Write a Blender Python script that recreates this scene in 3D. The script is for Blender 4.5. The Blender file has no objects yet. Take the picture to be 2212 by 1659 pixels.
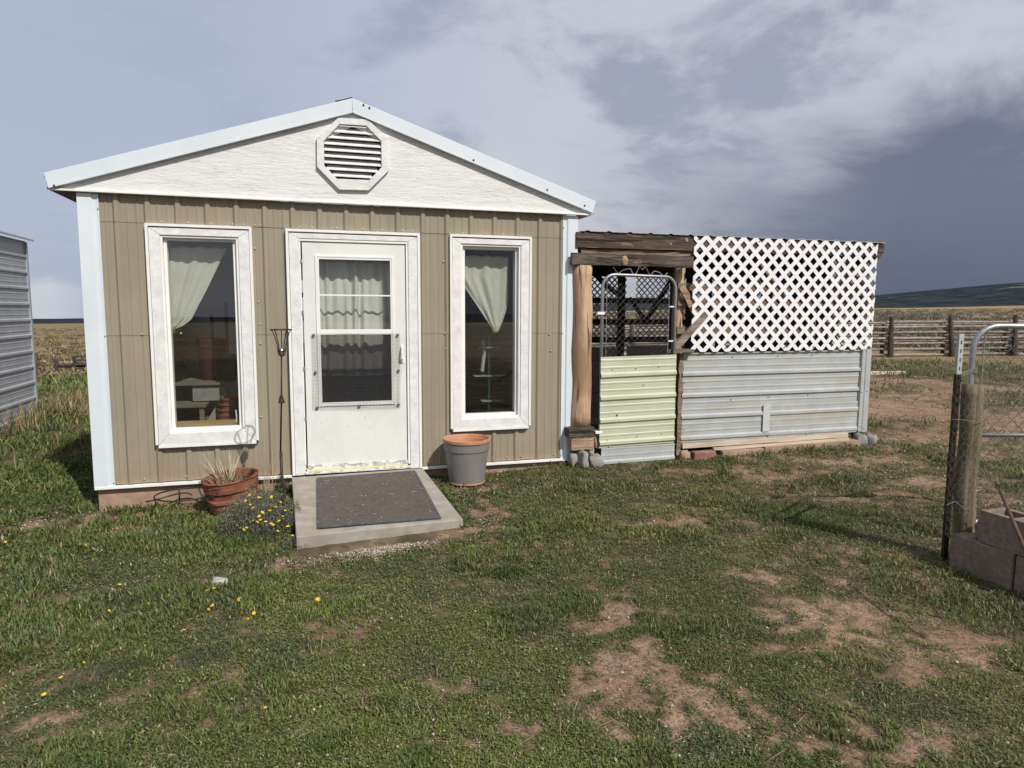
import bpy, math, random
import numpy as np
from mathutils import Vector, Matrix
random.seed(7); rng = np.random.default_rng(7)
C = bpy.context.scene; COL = C.collection
rad = math.radians

# ------------------------------------------------------------------ camera
EYE = Vector((0, 0, 1.55)); FPX = 1490.0
def cam_axes():
    p, yaw, roll = rad(6.13), rad(16.85), rad(0.24)
    f = Vector((math.sin(yaw)*math.cos(p), math.cos(yaw)*math.cos(p), -math.sin(p)))
    r = Vector((math.cos(yaw), -math.sin(yaw), 0)); u = r.cross(f)
    return r*math.cos(roll)+u*math.sin(roll), -r*math.sin(roll)+u*math.cos(roll), f
CR, CU, CF = cam_axes()
cd = bpy.data.cameras.new('camera'); cam = bpy.data.objects.new('camera', cd); COL.objects.link(cam)
cd.sensor_width = 36; cd.lens = FPX/2212*36; cd.clip_end = 20000; cd.clip_start = 0.05
M4 = Matrix((CR, CU, -CF)).transposed().to_4x4(); M4.translation = EYE; cam.matrix_world = M4
C.camera = cam
def ray(x, y): return CF + CR*((x-1106)/FPX) - CU*((y-829.5)/FPX)
def at(x, y, Y):                       # measured photo point -> the vertical plane at world Y
    d = ray(x, y); return EYE + d*(Y/d.y)
def gr(x, y, z):                       # measured photo point -> the level plane at height z
    d = ray(x, y); return EYE + d*((z-EYE.z)/d.z)

# ------------------------------------------------------------------ light
SUN_EL, SUN_AZ = 45.0, 22.0            # sun stands behind the camera, to its right (azimuth from -Y toward +X)
W = bpy.data.worlds.new('World'); C.world = W; W.use_nodes = True
sd = bpy.data.lights.new('sun', 'SUN'); sun = bpy.data.objects.new('sun', sd); COL.objects.link(sun)
sd.energy = 4.3; sd.angle = rad(0.6); sd.color = (1.0, 0.95, 0.88)
SV = Vector((math.sin(rad(SUN_AZ))*math.cos(rad(SUN_EL)), -math.cos(rad(SUN_AZ))*math.cos(rad(SUN_EL)), math.sin(rad(SUN_EL))))
sun.rotation_euler = SV.to_track_quat('Z', 'Y').to_euler(); sun.location = (0, 0, 20)
C.view_settings.view_transform = 'Standard'; C.view_settings.look = 'None'
C.view_settings.exposure = 0.0; C.view_settings.gamma = 1; C.view_settings.use_curve_mapping = False
C.render.resolution_x = 1024; C.render.resolution_y = 768
C.cycles.max_bounces = 6; C.cycles.transparent_max_bounces = 12

class NT:
    def __init__(s, tree): s.t = tree; s.n = tree.nodes; s.l = tree.links
    def new(s, typ, **kw):
        n = s.n.new(typ)
        for k, v in kw.items():
            if k.startswith('i_'): n.inputs[k[2:].replace('_', ' ')].default_value = v
            else: setattr(n, k, v)
        return n
    def put(s, sock, v):
        if hasattr(v, 'is_linked') or hasattr(v, 'links'): s.l.new(v, sock)
        else: sock.default_value = v
    def math(s, op, a, b=0.0, c=0.0, clamp=False):
        n = s.new('ShaderNodeMath', operation=op, use_clamp=clamp)
        s.put(n.inputs[0], a); s.put(n.inputs[1], b)
        if op in ('MULTIPLY_ADD', 'SMOOTH_MIN'): s.put(n.inputs[2], c)
        return n.outputs[0]
    def mix(s, f, a, b, blend='MIX'):
        n = s.new('ShaderNodeMix', data_type='RGBA', blend_type=blend)
        s.put(n.inputs[0], f)
        for i, v in ((6, a), (7, b)):
            if isinstance(v, (tuple, list)): v = tuple(v)+(1,) if len(v) == 3 else v
            s.put(n.inputs[i], v)
        return n.outputs[2]
    def step(s, v, a, b, smooth=True, lo=0.0, hi=1.0):
        n = s.new('ShaderNodeMapRange', interpolation_type='SMOOTHSTEP' if smooth else 'LINEAR', clamp=True)
        s.put(n.inputs[0], v); n.inputs[1].default_value = a; n.inputs[2].default_value = b
        n.inputs[3].default_value = lo; n.inputs[4].default_value = hi
        return n.outputs[0]
    def noise(s, vec, scale=(1, 1, 1), detail=4, rough=0.55, dist=0.0, loc=(0, 0, 0)):
        m = s.new('ShaderNodeMapping'); s.l.new(vec, m.inputs[0]); m.inputs[3].default_value = scale; m.inputs[1].default_value = loc
        n = s.new('ShaderNodeTexNoise'); s.l.new(m.outputs[0], n.inputs['Vector']); n.inputs['Scale'].default_value = 1
        n.inputs['Detail'].default_value = detail; n.inputs['Roughness'].default_value = rough; n.inputs['Distortion'].default_value = dist
        return n.outputs[0]

# sky: Nishita air behind a broken deck of grey cloud, heavy and slate blue low on the right
w = NT(W.node_tree); w.n.clear()
sky = w.new('ShaderNodeTexSky', sky_type='NISHITA', sun_disc=False)
sky.sun_elevation = rad(SUN_EL); sky.sun_rotation = rad(180-SUN_AZ); sky.air_density = 1.2; sky.dust_density = 2.0
tc = w.new('ShaderNodeTexCoord'); D = tc.outputs['Generated']
sx = w.new('ShaderNodeSeparateXYZ'); w.l.new(D, sx.inputs[0]); X, Y_, Z = sx.outputs
zz = w.math('ADD', w.math('MAXIMUM', Z, 0.0), 0.10)
cmb = w.new('ShaderNodeCombineXYZ'); w.l.new(w.math('DIVIDE', X, zz), cmb.inputs[0]); w.l.new(w.math('DIVIDE', Y_, zz), cmb.inputs[1])
PL = cmb.outputs[0]
n1 = w.noise(PL, (1.5, 1.9, 1), 9, 0.62, 0.1, (3.1, 1.7, 0))
n2 = w.noise(PL, (0.45, 0.55, 1), 4, 0.5, 0.15, (7.7, 2.9, 0))
n3 = w.noise(D, (9, 9, 19), 8, 0.62, 0.2, (1.2, 9.4, 0))
side = w.math('ADD', w.math('MULTIPLY', X, math.cos(rad(16.85))), w.math('MULTIPLY', Y_, -math.sin(rad(16.85))))  # toward the right of the view
n4 = w.noise(D, (3.0, 3.0, 6.2), 9, 0.60, 0.35, (11.3, 6.2, 4.0))
dens = w.math('ADD', w.math('ADD', w.math('MULTIPLY', n1, 0.16), w.math('MULTIPLY', n4, 0.66)), w.math('MULTIPLY', n2, 0.18))
wisps = w.step(dens, 0.47, 0.575)
wr = w.step(side, -0.42, 0.10)                                   # the left is thin even haze, the right is broken cloud
clear = (0.43, 0.48, 0.62); 
lit = (0.59, 0.61, 0.685); dark = (0.355, 0.38, 0.465)
ccol = w.mix(wisps, lit, dark)
ccol = w.mix(w.math('MULTIPLY', w.step(n3, 0.48, 0.68), 0.55), ccol, (0.62, 0.64, 0.70))
base = w.mix(w.math('MULTIPLY_ADD', wr, 0.85, 0.12), clear, ccol)
# storm bank, low right, ragged upper edge
edge = w.math('ADD', Z, w.math('MULTIPLY', w.math('SUBTRACT', n4, 0.5), 0.40))
low = w.step(edge, 0.13, 0.27, lo=1.0, hi=0.0)
st = w.math('MULTIPLY', low, w.step(side, 0.02, 0.50))
storm = w.mix(w.step(Z, 0.0, 0.17), (0.085, 0.112, 0.190), (0.135, 0.150, 0.215))
base = w.mix(w.math('MULTIPLY', st, 0.95), base, storm)
# brighter torn patch high right, paler air at the left horizon with a low white cumulus
br = w.math('MULTIPLY', w.step(side, 0.40, 0.58), w.math('MULTIPLY', w.step(Z, 0.24, 0.31), w.step(n4, 0.47, 0.56)))
base = w.mix(w.math('MULTIPLY', br, 0.45), base, (0.62, 0.62, 0.66))
lf = w.math('MULTIPLY', w.step(side, -0.25, -0.5), w.step(Z, 0.0, 0.16, lo=1.0, hi=0.0))
base = w.mix(w.math('MULTIPLY', lf, 0.35), base, (0.40, 0.48, 0.62))
cz = w.math('ADD', Z, w.math('MULTIPLY', w.noise(D, (16, 16, 22), 4), -0.045))
cu = w.math('MULTIPLY', w.step(cz, 0.0, 0.014, lo=1.0, hi=0.0), w.step(side, -0.50, -0.56))
base = w.mix(w.math('MULTIPLY', cu, 0.75), base, (0.66, 0.69, 0.75))
boost = w.mix(1.0, base, (10.0, 10.0, 10.0), 'MULTIPLY')
allc = w.mix(0.92, sky.outputs[0], boost)
bg = w.new('ShaderNodeBackground'); w.l.new(allc, bg.inputs[0]); bg.inputs[1].default_value = 0.10
wo = w.new('ShaderNodeOutputWorld'); w.l.new(bg.outputs[0], wo.inputs[0])

# ------------------------------------------------------------------ mesh helpers
class MB:
    def __init__(s): s.v = []; s.f = []; s.c = []
    def add(s, vs, fs, col=None):
        o = len(s.v); s.v += [Vector(v) for v in vs]; s.f += [tuple(i+o for i in f) for f in fs]
        return s
    def box(s, x0, x1, y0, y1, z0, z1):
        s.add([(x0, y0, z0), (x1, y0, z0), (x1, y1, z0), (x0, y1, z0), (x0, y0, z1), (x1, y0, z1), (x1, y1, z1), (x0, y1, z1)],
              [(0, 3, 2, 1), (4, 5, 6, 7), (0, 1, 5, 4), (1, 2, 6, 5), (2, 3, 7, 6), (3, 0, 4, 7)]); return s
    def beam(s, a, b, w_, h, up=(0, 0, 1)):      # rectangular bar from a to b; w_ across, h along 'up'
        a, b = Vector(a), Vector(b); d = (b-a).normalized(); u = Vector(up); sd_ = d.cross(u).normalized(); u = sd_.cross(d)
        q = [sd_*(sx_*w_/2)+u*(sz*h/2) for sx_, sz in ((-1, -1), (1, -1), (1, 1), (-1, 1))]
        s.add([a+k for k in q]+[b+k for k in q], [(3, 2, 1, 0), (4, 5, 6, 7), (0, 1, 5, 4), (1, 2, 6, 5), (2, 3, 7, 6), (3, 0, 4, 7)]); return s
    def tube(s, pts, r, n=8, caps=True):
        pts = [Vector(p) for p in pts]; rs = r if isinstance(r, (list, tuple)) else [r]*len(pts); o = len(s.v); prev = None
        for i, p in enumerate(pts):
            d = (pts[min(i+1, len(pts)-1)]-pts[max(i-1, 0)]).normalized()
            if prev is None: a = d.orthogonal().normalized()
            else: a = (prev-d*prev.dot(d)); a = a.normalized() if a.length > 1e-6 else d.orthogonal().normalized()
            prev = a; b = d.cross(a)
            s.v += [p+(a*math.cos(2*math.pi*k/n)+b*math.sin(2*math.pi*k/n))*rs[i] for k in range(n)]
        for i in range(len(pts)-1):
            for k in range(n): s.f.append((o+i*n+k, o+i*n+(k+1) % n, o+(i+1)*n+(k+1) % n, o+(i+1)*n+k))
        if caps: s.f.append(tuple(o+k for k in reversed(range(n)))); s.f.append(tuple(o+(len(pts)-1)*n+k for k in range(n)))
        return s
    def lathe(s, c, prof, n=28, wob=None):       # prof: (radius, z)
        c = Vector(c); o = len(s.v)
        for r, z in prof:
            for k in range(n):
                t = 2*math.pi*k/n; rr = r*(1+(wob(t, z) if wob else 0)); s.v.append(c+Vector((rr*math.cos(t), rr*math.sin(t), z)))
        for i in range(len(prof)-1):
            for k in range(n): s.f.append((o+i*n+k, o+i*n+(k+1) % n, o+(i+1)*n+(k+1) % n, o+(i+1)*n+k))
        return s
    def prism(s, poly, y0, y1):                  # polygon in (x, z), extruded along Y
        n = len(poly)
        A = sum(poly[i][0]*poly[(i+1) % n][1]-poly[(i+1) % n][0]*poly[i][1] for i in range(n))
        if A < 0: poly = poly[::-1]
        s.add([(x, y0, z) for x, z in poly]+[(x, y1, z) for x, z in poly],
              [tuple(range(n)), tuple(reversed(range(n, 2*n)))]+[(i, i+n, (i+1) % n+n, (i+1) % n) for i in range(n)]); return s
    def build(s, name, m, parent=None, smooth=False, bev=0.0, kind=None, label=None):
        off = Vector((0, 0, 0)); p = parent
        while p is not None: off += p.location; p = p.parent
        me = bpy.data.meshes.new(name); me.from_pydata([v-off for v in s.v], [], s.f); me.update()
        me.materials.append(m)
        if smooth: me.polygons.foreach_set('use_smooth', [True]*len(me.polygons))
        o = bpy.data.objects.new(name, me); COL.objects.link(o); o.parent = parent
        if bev:
            b = o.modifiers.new('edge', 'BEVEL'); b.width = bev; b.segments = 2; b.limit_method = 'ANGLE'; b.angle_limit = rad(40)
        if kind: o['kind'] = kind
        if label: o['label'] = label
        return o
def empty(name, loc, parent=None):
    o = bpy.data.objects.new(name, None); COL.objects.link(o); o.location = loc; o.parent = parent; o.empty_display_size = 0.1
    return o
def tag(o, label, cat, group=None):
    o['label'] = label; o['category'] = cat
    if group: o['group'] = group
    return o
def thing(name, label, cat, loc=(0, 0, 0), group=None): return tag(empty(name, loc), label, cat, group)
def inst(src, name, loc, parent=None, rot=None, scale=None):   # piece sharing mesh data, loc in world coordinates
    off = Vector((0, 0, 0)); p = parent
    while p is not None: off += p.location; p = p.parent
    o = bpy.data.objects.new(name, src); COL.objects.link(o); o.parent = parent; o.location = Vector(loc)-off
    if rot: o.rotation_euler = rot
    if scale: o.scale = scale
    return o
def copy_tree(o, parent=None):
    c = o.copy(); COL.objects.link(c); c.parent = parent
    for ch in list(o.children): copy_tree(ch, c)
    return c
def smesh(mb, name, m, smooth=False):
    me = bpy.data.meshes.new(name); me.from_pydata(mb.v, [], mb.f); me.materials.append(m)
    if smooth: me.polygons.foreach_set('use_smooth', [True]*len(me.polygons))
    return me

# ------------------------------------------------------------------ materials
def mat(name, cols, scale=(3, 3, 3), detail=5, rough=0.7, metal=0.0, bump=0.0, bscale=None, dist=0.0, lo=0.35, hi=0.65, spec=0.5,
        extra=None, jitter=0.0):
    m = bpy.data.materials.new(name); m.use_nodes = True; t = NT(m.node_tree); b = t.n['Principled BSDF']
    tcn = t.new('ShaderNodeTexCoord'); V = tcn.outputs['Object']
    oi = t.new('ShaderNodeObjectInfo')
    add = t.new('ShaderNodeVectorMath', operation='ADD'); t.l.new(V, add.inputs[0])
    cx = t.new('ShaderNodeCombineXYZ')
    if jitter:
        for i in range(3): t.l.new(t.math('MULTIPLY', oi.outputs['Random'], (37.0, 19.0, 53.0)[i]), cx.inputs[i])
    t.l.new(cx.outputs[0], add.inputs[1]); V = add.outputs[0]
    nz = t.noise(V, scale, detail, 0.6, dist)
    f = t.step(nz, lo, hi, smooth=False); c = t.mix(f, cols[0], cols[1])
    if len(cols) > 2:
        big = t.noise(V, tuple(k*0.23 for k in scale), 3, 0.6, dist, (5, 3, 9)); c = t.mix(t.step(big, 0.45, 0.68), c, cols[2])
    if jitter:
        k = t.step(oi.outputs['Random'], 0, 1, False, 1-jitter, 1+jitter)
        hv = t.new('ShaderNodeHueSaturation'); t.l.new(k, hv.inputs['Value']); t.l.new(c, hv.inputs['Color']); c = hv.outputs[0]
    if extra: c = extra(t, V, c, b)
    t.l.new(c, b.inputs['Base Color'])
    b.inputs['Roughness'].default_value = rough; b.inputs['Metallic'].default_value = metal; b.inputs['Specular IOR Level'].default_value = spec
    if bump:
        bn = t.new('ShaderNodeBump'); bn.inputs['Strength'].default_value = 1; bn.inputs['Distance'].default_value = bump
        h = nz if bscale is None else t.noise(V, bscale, 5, 0.6, dist)
        t.l.new(h, bn.inputs['Height']); t.l.new(bn.outputs[0], b.inputs['Normal'])
    return m
def x_ply(t, V, c, b):   # lifted paint flakes along the plywood grain, bare grey wood in the tears
    g = t.noise(V, (11, 11, 75), 6, 0.75, 1.4); g2 = t.noise(V, (1.6, 1.6, 2.5), 3)
    f = t.step(t.math('ADD', g, t.math('MULTIPLY', g2, 0.25)), 0.66, 0.76)
    return t.mix(t.math('MULTIPLY', f, 0.55), c, (0.42, 0.41, 0.39))
def x_board(t, V, c, b):
    g = t.noise(V, (60, 60, 60), 6, 0.8, 0.2); g2 = t.noise(V, (2.5, 2.5, 2.5), 3)
    f = t.step(t.math('ADD', g, t.math('MULTIPLY', g2, 0.3)), 0.70, 0.80)
    return t.mix(t.math('MULTIPLY', f, 0.42), c, (0.44, 0.44, 0.44))
def x_streak(t, V, c, b):
    g = t.noise(V, (26, 26, 0.7), 4, 0.6); g2 = t.noise(V, (1.3, 1.3, 1.6), 4, 0.6)
    c = t.mix(t.math('MULTIPLY', t.step(g, 0.42, 0.72), 0.30), c, (0.20, 0.175, 0.13))
    c = t.mix(t.math('MULTIPLY', t.step(g2, 0.5, 0.75), 0.22), c, (0.33, 0.275, 0.195))
    sp = t.new('ShaderNodeSeparateXYZ'); t.l.new(V, sp.inputs[0]); g3 = t.noise(V, (7, 7, 9), 6, 0.7)     # soil splashed up the bottom
    h = t.math('ADD', sp.outputs[2], t.math('MULTIPLY', t.math('SUBTRACT', g3, 0.5), 0.5))
    return t.mix(t.math('MULTIPLY', t.step(h, 0.32, 0.04), 0.45), c, (0.30, 0.21, 0.14))
M = {}
M['tan'] = mat('tan_steel', [(0.280, 0.243, 0.178), (0.312, 0.272, 0.202)], (2, 2, 2), 4, 0.45, bump=0.0004, bscale=(30, 30, 30), extra=x_streak, spec=0.35)
M['ply'] = mat('peeling_white_plywood', [(0.64, 0.64, 0.63), (0.74, 0.74, 0.73)], (3, 3, 30), 6, 0.85, bump=0.005, bscale=(9, 9, 70), extra=x_ply, dist=0.7)
M['board'] = mat('white_painted_board', [(0.62, 0.62, 0.61), (0.75, 0.75, 0.74)], (14, 14, 14), 6, 0.8, bump=0.0025, bscale=(50, 50, 50), extra=x_board)
M['white_metal'] = mat('bluish_white_steel', [(0.60, 0.66, 0.70), (0.66, 0.71, 0.75)], (2, 2, 2), 3, 0.4, spec=0.4)
M['vinyl'] = mat('white_vinyl', [(0.74, 0.74, 0.71), (0.80, 0.80, 0.77)], (5, 5, 5), 3, 0.45)
def x_scuff(t, V, c, b):
    g = t.noise(V, (5, 5, 3), 6, 0.7, 0.5); c = t.mix(t.math('MULTIPLY', t.step(g, 0.52, 0.70), 0.35), c, (0.56, 0.54, 0.47))
    k = t.noise(V, (50, 50, 14), 3, 0.5, 0.5); return t.mix(t.math('MULTIPLY', t.step(k, 0.68, 0.72), 0.5), c, (0.40, 0.38, 0.34))
M['door'] = mat('door_enamel', [(0.66, 0.67, 0.63), (0.71, 0.715, 0.68)], (3, 3, 3), 4, 0.5, spec=0.3, bump=0.0004, bscale=(90, 90, 90), extra=x_scuff)
M['lattice'] = mat('white_plastic_lattice', [(0.72, 0.72, 0.72), (0.80, 0.80, 0.80)], (9, 9, 9), 4, 0.5)
M['block'] = mat('block_concrete', [(0.15, 0.11, 0.085), (0.26, 0.195, 0.15), (0.18, 0.135, 0.10)], (30, 30, 30), 6, 0.95, bump=0.004, bscale=(90, 90, 90))
M['found'] = mat('foundation_stucco', [(0.30, 0.195, 0.135), (0.40, 0.275, 0.195), (0.26, 0.18, 0.13)], (8, 8, 8), 6, 0.95, bump=0.004, bscale=(60, 60, 60))
M['slab'] = mat('poured_concrete', [(0.255, 0.235, 0.20), (0.36, 0.335, 0.285), (0.27, 0.225, 0.18)], (9, 9, 9), 8, 0.9, bump=0.002, bscale=(120, 120, 120))
def x_crack(t, V, c, b):
    k = t.noise(V, (1.8, 30, 30), 5, 0.6, 0.5, (4, 1, 7)); c = t.mix(t.step(k, 0.57, 0.62), c, (0.012, 0.009, 0.007))
    k2 = t.noise(V, (3, 22, 22), 4, 0.6, 1.0, (9, 1, 2)); return t.mix(t.math('MULTIPLY', t.step(k2, 0.58, 0.68), 0.7), c, (0.30, 0.17, 0.085))
M['dark_wood'] = mat('weathered_dark_wood', [(0.030, 0.023, 0.018), (0.155, 0.125, 0.10), (0.07, 0.045, 0.03)], (3.0, 26, 26), 8, 0.9, bump=0.012, dist=0.8, lo=0.38, hi=0.66, jitter=0.12, extra=x_crack)
M['grey_wood'] = mat('weathered_grey_wood', [(0.10, 0.075, 0.055), (0.27, 0.20, 0.145), (0.20, 0.12, 0.07)], (3, 34, 34), 7, 0.9, bump=0.010, dist=0.8, lo=0.32, hi=0.7, jitter=0.12)
def x_log(t, V, c, b):
    k = t.noise(V, (26, 26, 1.1), 4, 0.55, 0.6, (2, 8, 1))
    c = t.mix(t.step(k, 0.595, 0.635), c, (0.035, 0.022, 0.014))
    g = t.noise(V, (3, 3, 1.2), 4, 0.6); return t.mix(t.math('MULTIPLY', t.step(g, 0.46, 0.66), 0.7), c, (0.22, 0.125, 0.065))
M['log'] = mat('peeled_log', [(0.44, 0.29, 0.175), (0.60, 0.43, 0.28)], (40, 40, 2.0), 6, 0.85, bump=0.008, dist=0.6, extra=x_log)
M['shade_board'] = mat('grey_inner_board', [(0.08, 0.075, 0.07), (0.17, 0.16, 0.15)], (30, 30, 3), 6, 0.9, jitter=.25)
M['rough_wood'] = mat('split_lumber', [(0.20, 0.12, 0.07), (0.46, 0.33, 0.21)], (4, 30, 60), 7, 0.9, bump=0.008, dist=1.0)
def x_green(t, V, c, b):
    g = t.noise(V, (3, 3, 1.3), 4, 0.6, 0.3); return t.mix(t.step(g, 0.42, 0.6), c, (0.085, 0.088, 0.036))
M['post_wood'] = mat('treated_post', [(0.075, 0.062, 0.035), (0.22, 0.18, 0.105)], (34, 34, 1.6), 7, 0.9, bump=0.008, dist=0.5, extra=x_green)
def x_grime(t, V, c, b):
    g = t.noise(V, (0.9, 0.9, 7), 5, 0.6, 0.5); g2 = t.noise(V, (14, 14, 14), 4)
    c = t.mix(t.math('MULTIPLY', t.step(g, 0.50, 0.66), 0.6), c, (0.37, 0.335, 0.24))
    return t.mix(t.math('MULTIPLY', t.step(g2, 0.55, 0.75), 0.3), c, (0.52, 0.52, 0.52))
M['galv'] = mat('aged_galvanized_sheet', [(0.345, 0.36, 0.355), (0.40, 0.415, 0.41)], (5, 5, 5), 5, 0.62, 0.0, bump=0.0006, bscale=(25, 25, 25), extra=x_grime)
M['galv_clean'] = mat('grey_steel_sheet', [(0.33, 0.35, 0.38), (0.40, 0.42, 0.45)], (3, 3, 3), 5, 0.45, 0.25)
M['strap'] = mat('clean_zinc_strap', [(0.46, 0.47, 0.46), (0.52, 0.53, 0.52)], (9, 9, 9), 4, 0.6)
M['tube'] = mat('galvanized_tube', [(0.26, 0.27, 0.275), (0.36, 0.37, 0.37)], (20, 20, 20), 4, 0.42, 0.55)
M['wire'] = mat('fence_wire', [(0.17, 0.16, 0.145), (0.27, 0.26, 0.24)], (40, 40, 40), 3, 0.5, 0.5)
M['shiny_wire'] = mat('bright_wire', [(0.5, 0.5, 0.48), (0.6, 0.6, 0.58)], (9, 9, 9), 2, 0.3, 0.8)
M['mesh_wire'] = mat('dark_hardware_cloth', [(0.10, 0.10, 0.095), (0.16, 0.16, 0.15)], (30, 30, 30), 2, 0.5, 0.4)
def x_yel(t, V, c, b):
    g = t.noise(V, (3, 3, 14), 4, 0.6, 0.3); return t.mix(t.math('MULTIPLY', t.step(g, 0.48, 0.7), 0.35), c, (0.50, 0.50, 0.38))
M['yellow'] = mat('pale_yellow_steel', [(0.455, 0.475, 0.335), (0.51, 0.53, 0.39)], (4, 4, 4), 4, 0.45, extra=x_yel)
M['black'] = mat('black_iron', [(0.018, 0.016, 0.015), (0.045, 0.035, 0.028)], (30, 30, 30), 4, 0.55, 0.4)
M['rust'] = mat('rusty_rod', [(0.05, 0.03, 0.022), (0.12, 0.065, 0.04)], (30, 30, 30), 5, 0.8)
M['grey_plastic'] = mat('grey_plastic', [(0.175, 0.165, 0.155), (0.205, 0.195, 0.18)], (6, 6, 6), 5, 0.55)
M['terra'] = mat('terracotta', [(0.42, 0.19, 0.10), (0.52, 0.27, 0.155), (0.40, 0.23, 0.16)], (9, 9, 9), 6, 0.85, bump=0.002)
def x_char(t, V, c, b):
    g = t.noise(V, (5, 5, 26), 5, 0.7, 1.0); return t.mix(t.step(g, 0.56, 0.64), c, (0.03, 0.015, 0.010))
M['terra_old'] = mat('old_terracotta', [(0.17, 0.058, 0.032), (0.27, 0.105, 0.058)], (10, 10, 14), 6, 0.85, bump=0.010, bscale=(6, 6, 34), extra=x_char)
def x_mat(t, V, c, b):
    sp = t.new('ShaderNodeSeparateXYZ'); t.l.new(V, sp.inputs[0])
    a = t.math('SINE', t.math('MULTIPLY', sp.outputs[0], 330.0)); d = t.math('SINE', t.math('MULTIPLY', sp.outputs[1], 300.0))
    f = t.math('MULTIPLY', a, d); return t.mix(t.step(f, -0.2, 0.5), c, (0.05, 0.042, 0.038))
M['mat'] = mat('carpet_mat', [(0.075, 0.058, 0.048), (0.15, 0.115, 0.095), (0.12, 0.10, 0.085)], (30, 30, 30), 6, 0.95, bump=0.004, bscale=(160, 160, 160), extra=x_mat)
M['mat_edge'] = mat('rubber_edge', [(0.05, 0.055, 0.055), (0.09, 0.095, 0.09)], (30, 30, 30), 4, 0.8)
M['cloth'] = mat('linen_curtain', [(0.52, 0.51, 0.44), (0.60, 0.59, 0.52)], (6, 6, 6), 4, 0.9)
M['cloth2'] = mat('white_curtain', [(0.62, 0.61, 0.56), (0.70, 0.69, 0.64)], (8, 8, 3), 4, 0.9)
M['inwall'] = mat('interior_wallboard', [(0.60, 0.60, 0.58), (0.68, 0.68, 0.66)], (3, 3, 3), 3, 0.8)
M['floor_in'] = mat('interior_floor', [(0.10, 0.085, 0.07), (0.14, 0.12, 0.10)], (5, 5, 5), 4, 0.8)
M['ply_in'] = mat('bare_plywood', [(0.13, 0.115, 0.09), (0.19, 0.17, 0.13)], (3, 30, 3), 5, 0.8)
M['pine'] = mat('pine_trim', [(0.30, 0.19, 0.08), (0.40, 0.27, 0.13)], (3, 30, 30), 5, 0.6)
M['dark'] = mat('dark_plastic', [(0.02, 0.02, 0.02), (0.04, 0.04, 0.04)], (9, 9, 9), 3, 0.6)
M['red'] = mat('dull_red_plastic', [(0.04, 0.011, 0.011), (0.055, 0.016, 0.015)], (9, 9, 9), 3, 0.6)
M['green_pole'] = mat('green_enamel', [(0.03, 0.09, 0.07), (0.04, 0.11, 0.08)], (9, 9, 9), 3, 0.4)
M['stone'] = mat('field_stone', [(0.30, 0.27, 0.23), (0.46, 0.42, 0.37)], (14, 14, 14), 6, 0.95, bump=0.008)
M['cobble'] = mat('grey_cobble', [(0.20, 0.19, 0.175), (0.30, 0.285, 0.26)], (9, 9, 9), 6, 0.9, bump=0.006)
M['redstone'] = mat('red_brick', [(0.22, 0.10, 0.08), (0.30, 0.15, 0.12)], (14, 14, 14), 6, 0.9, bump=0.004)
M['pink_plank'] = mat('bleached_plank', [(0.44, 0.36, 0.27), (0.56, 0.47, 0.37)], (3, 30, 30), 6, 0.9, bump=0.003)
M['yel_strip'] = mat('yellow_sill', [(0.62, 0.56, 0.25), (0.70, 0.66, 0.36)], (20, 20, 20), 4, 0.6)
M['grey_paint'] = mat('worn_threshold', [(0.36, 0.37, 0.37), (0.70, 0.69, 0.66)], (16, 16, 40), 6, 0.7, dist=0.8, lo=0.44, hi=0.52)
M['rail'] = mat('silvered_rail', [(0.14, 0.115, 0.095), (0.36, 0.305, 0.255)], (2, 22, 22), 5, 0.9, bump=0.01, jitter=0.15)
M['rail_dark'] = mat('dark_fence_post', [(0.025, 0.019, 0.016), (0.085, 0.065, 0.055)], (14, 14, 3), 5, 0.9, bump=0.01, jitter=0.1)
M['screw'] = mat('screw_head', [(0.50, 0.48, 0.42), (0.58, 0.56, 0.50)], (9, 9, 9), 2, 0.35, 0.3)
M['roofdark'] = mat('roof_steel', [(0.30, 0.31, 0.32), (0.36, 0.37, 0.38)], (3, 3, 3), 4, 0.45, 0.3)
M['glass_cup'] = mat('steel_cup', [(0.45, 0.44, 0.42), (0.6, 0.6, 0.58)], (9, 9, 9), 3, 0.25, 0.9)
def glass(name, tint):
    m = bpy.data.materials.new(name); m.use_nodes = True; t = NT(m.node_tree); t.n.clear()
    tr = t.new('ShaderNodeBsdfTransparent'); tr.inputs[0].default_value = (*tint, 1)
    gl = t.new('ShaderNodeBsdfGlossy'); gl.inputs['Roughness'].default_value = 0.0
    ge = t.new('ShaderNodeNewGeometry'); dt = t.new('ShaderNodeVectorMath', operation='DOT_PRODUCT')
    t.l.new(ge.outputs['Normal'], dt.inputs[0]); t.l.new(ge.outputs['Incoming'], dt.inputs[1])
    cs = t.math('SUBTRACT', 1.0, t.math('ABSOLUTE', dt.outputs['Value']))
    f = t.math('MULTIPLY_ADD', t.math('POWER', cs, 5.0), 0.86, 0.13, clamp=True)
    mx = t.new('ShaderNodeMixShader'); t.l.new(f, mx.inputs[0]); t.l.new(tr.outputs[0], mx.inputs[1]); t.l.new(gl.outputs[0], mx.inputs[2])
    o = t.new('ShaderNodeOutputMaterial'); t.l.new(mx.outputs[0], o.inputs[0]); return m
M['glass'] = glass('window_glass', (0.84, 0.87, 0.85))
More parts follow.
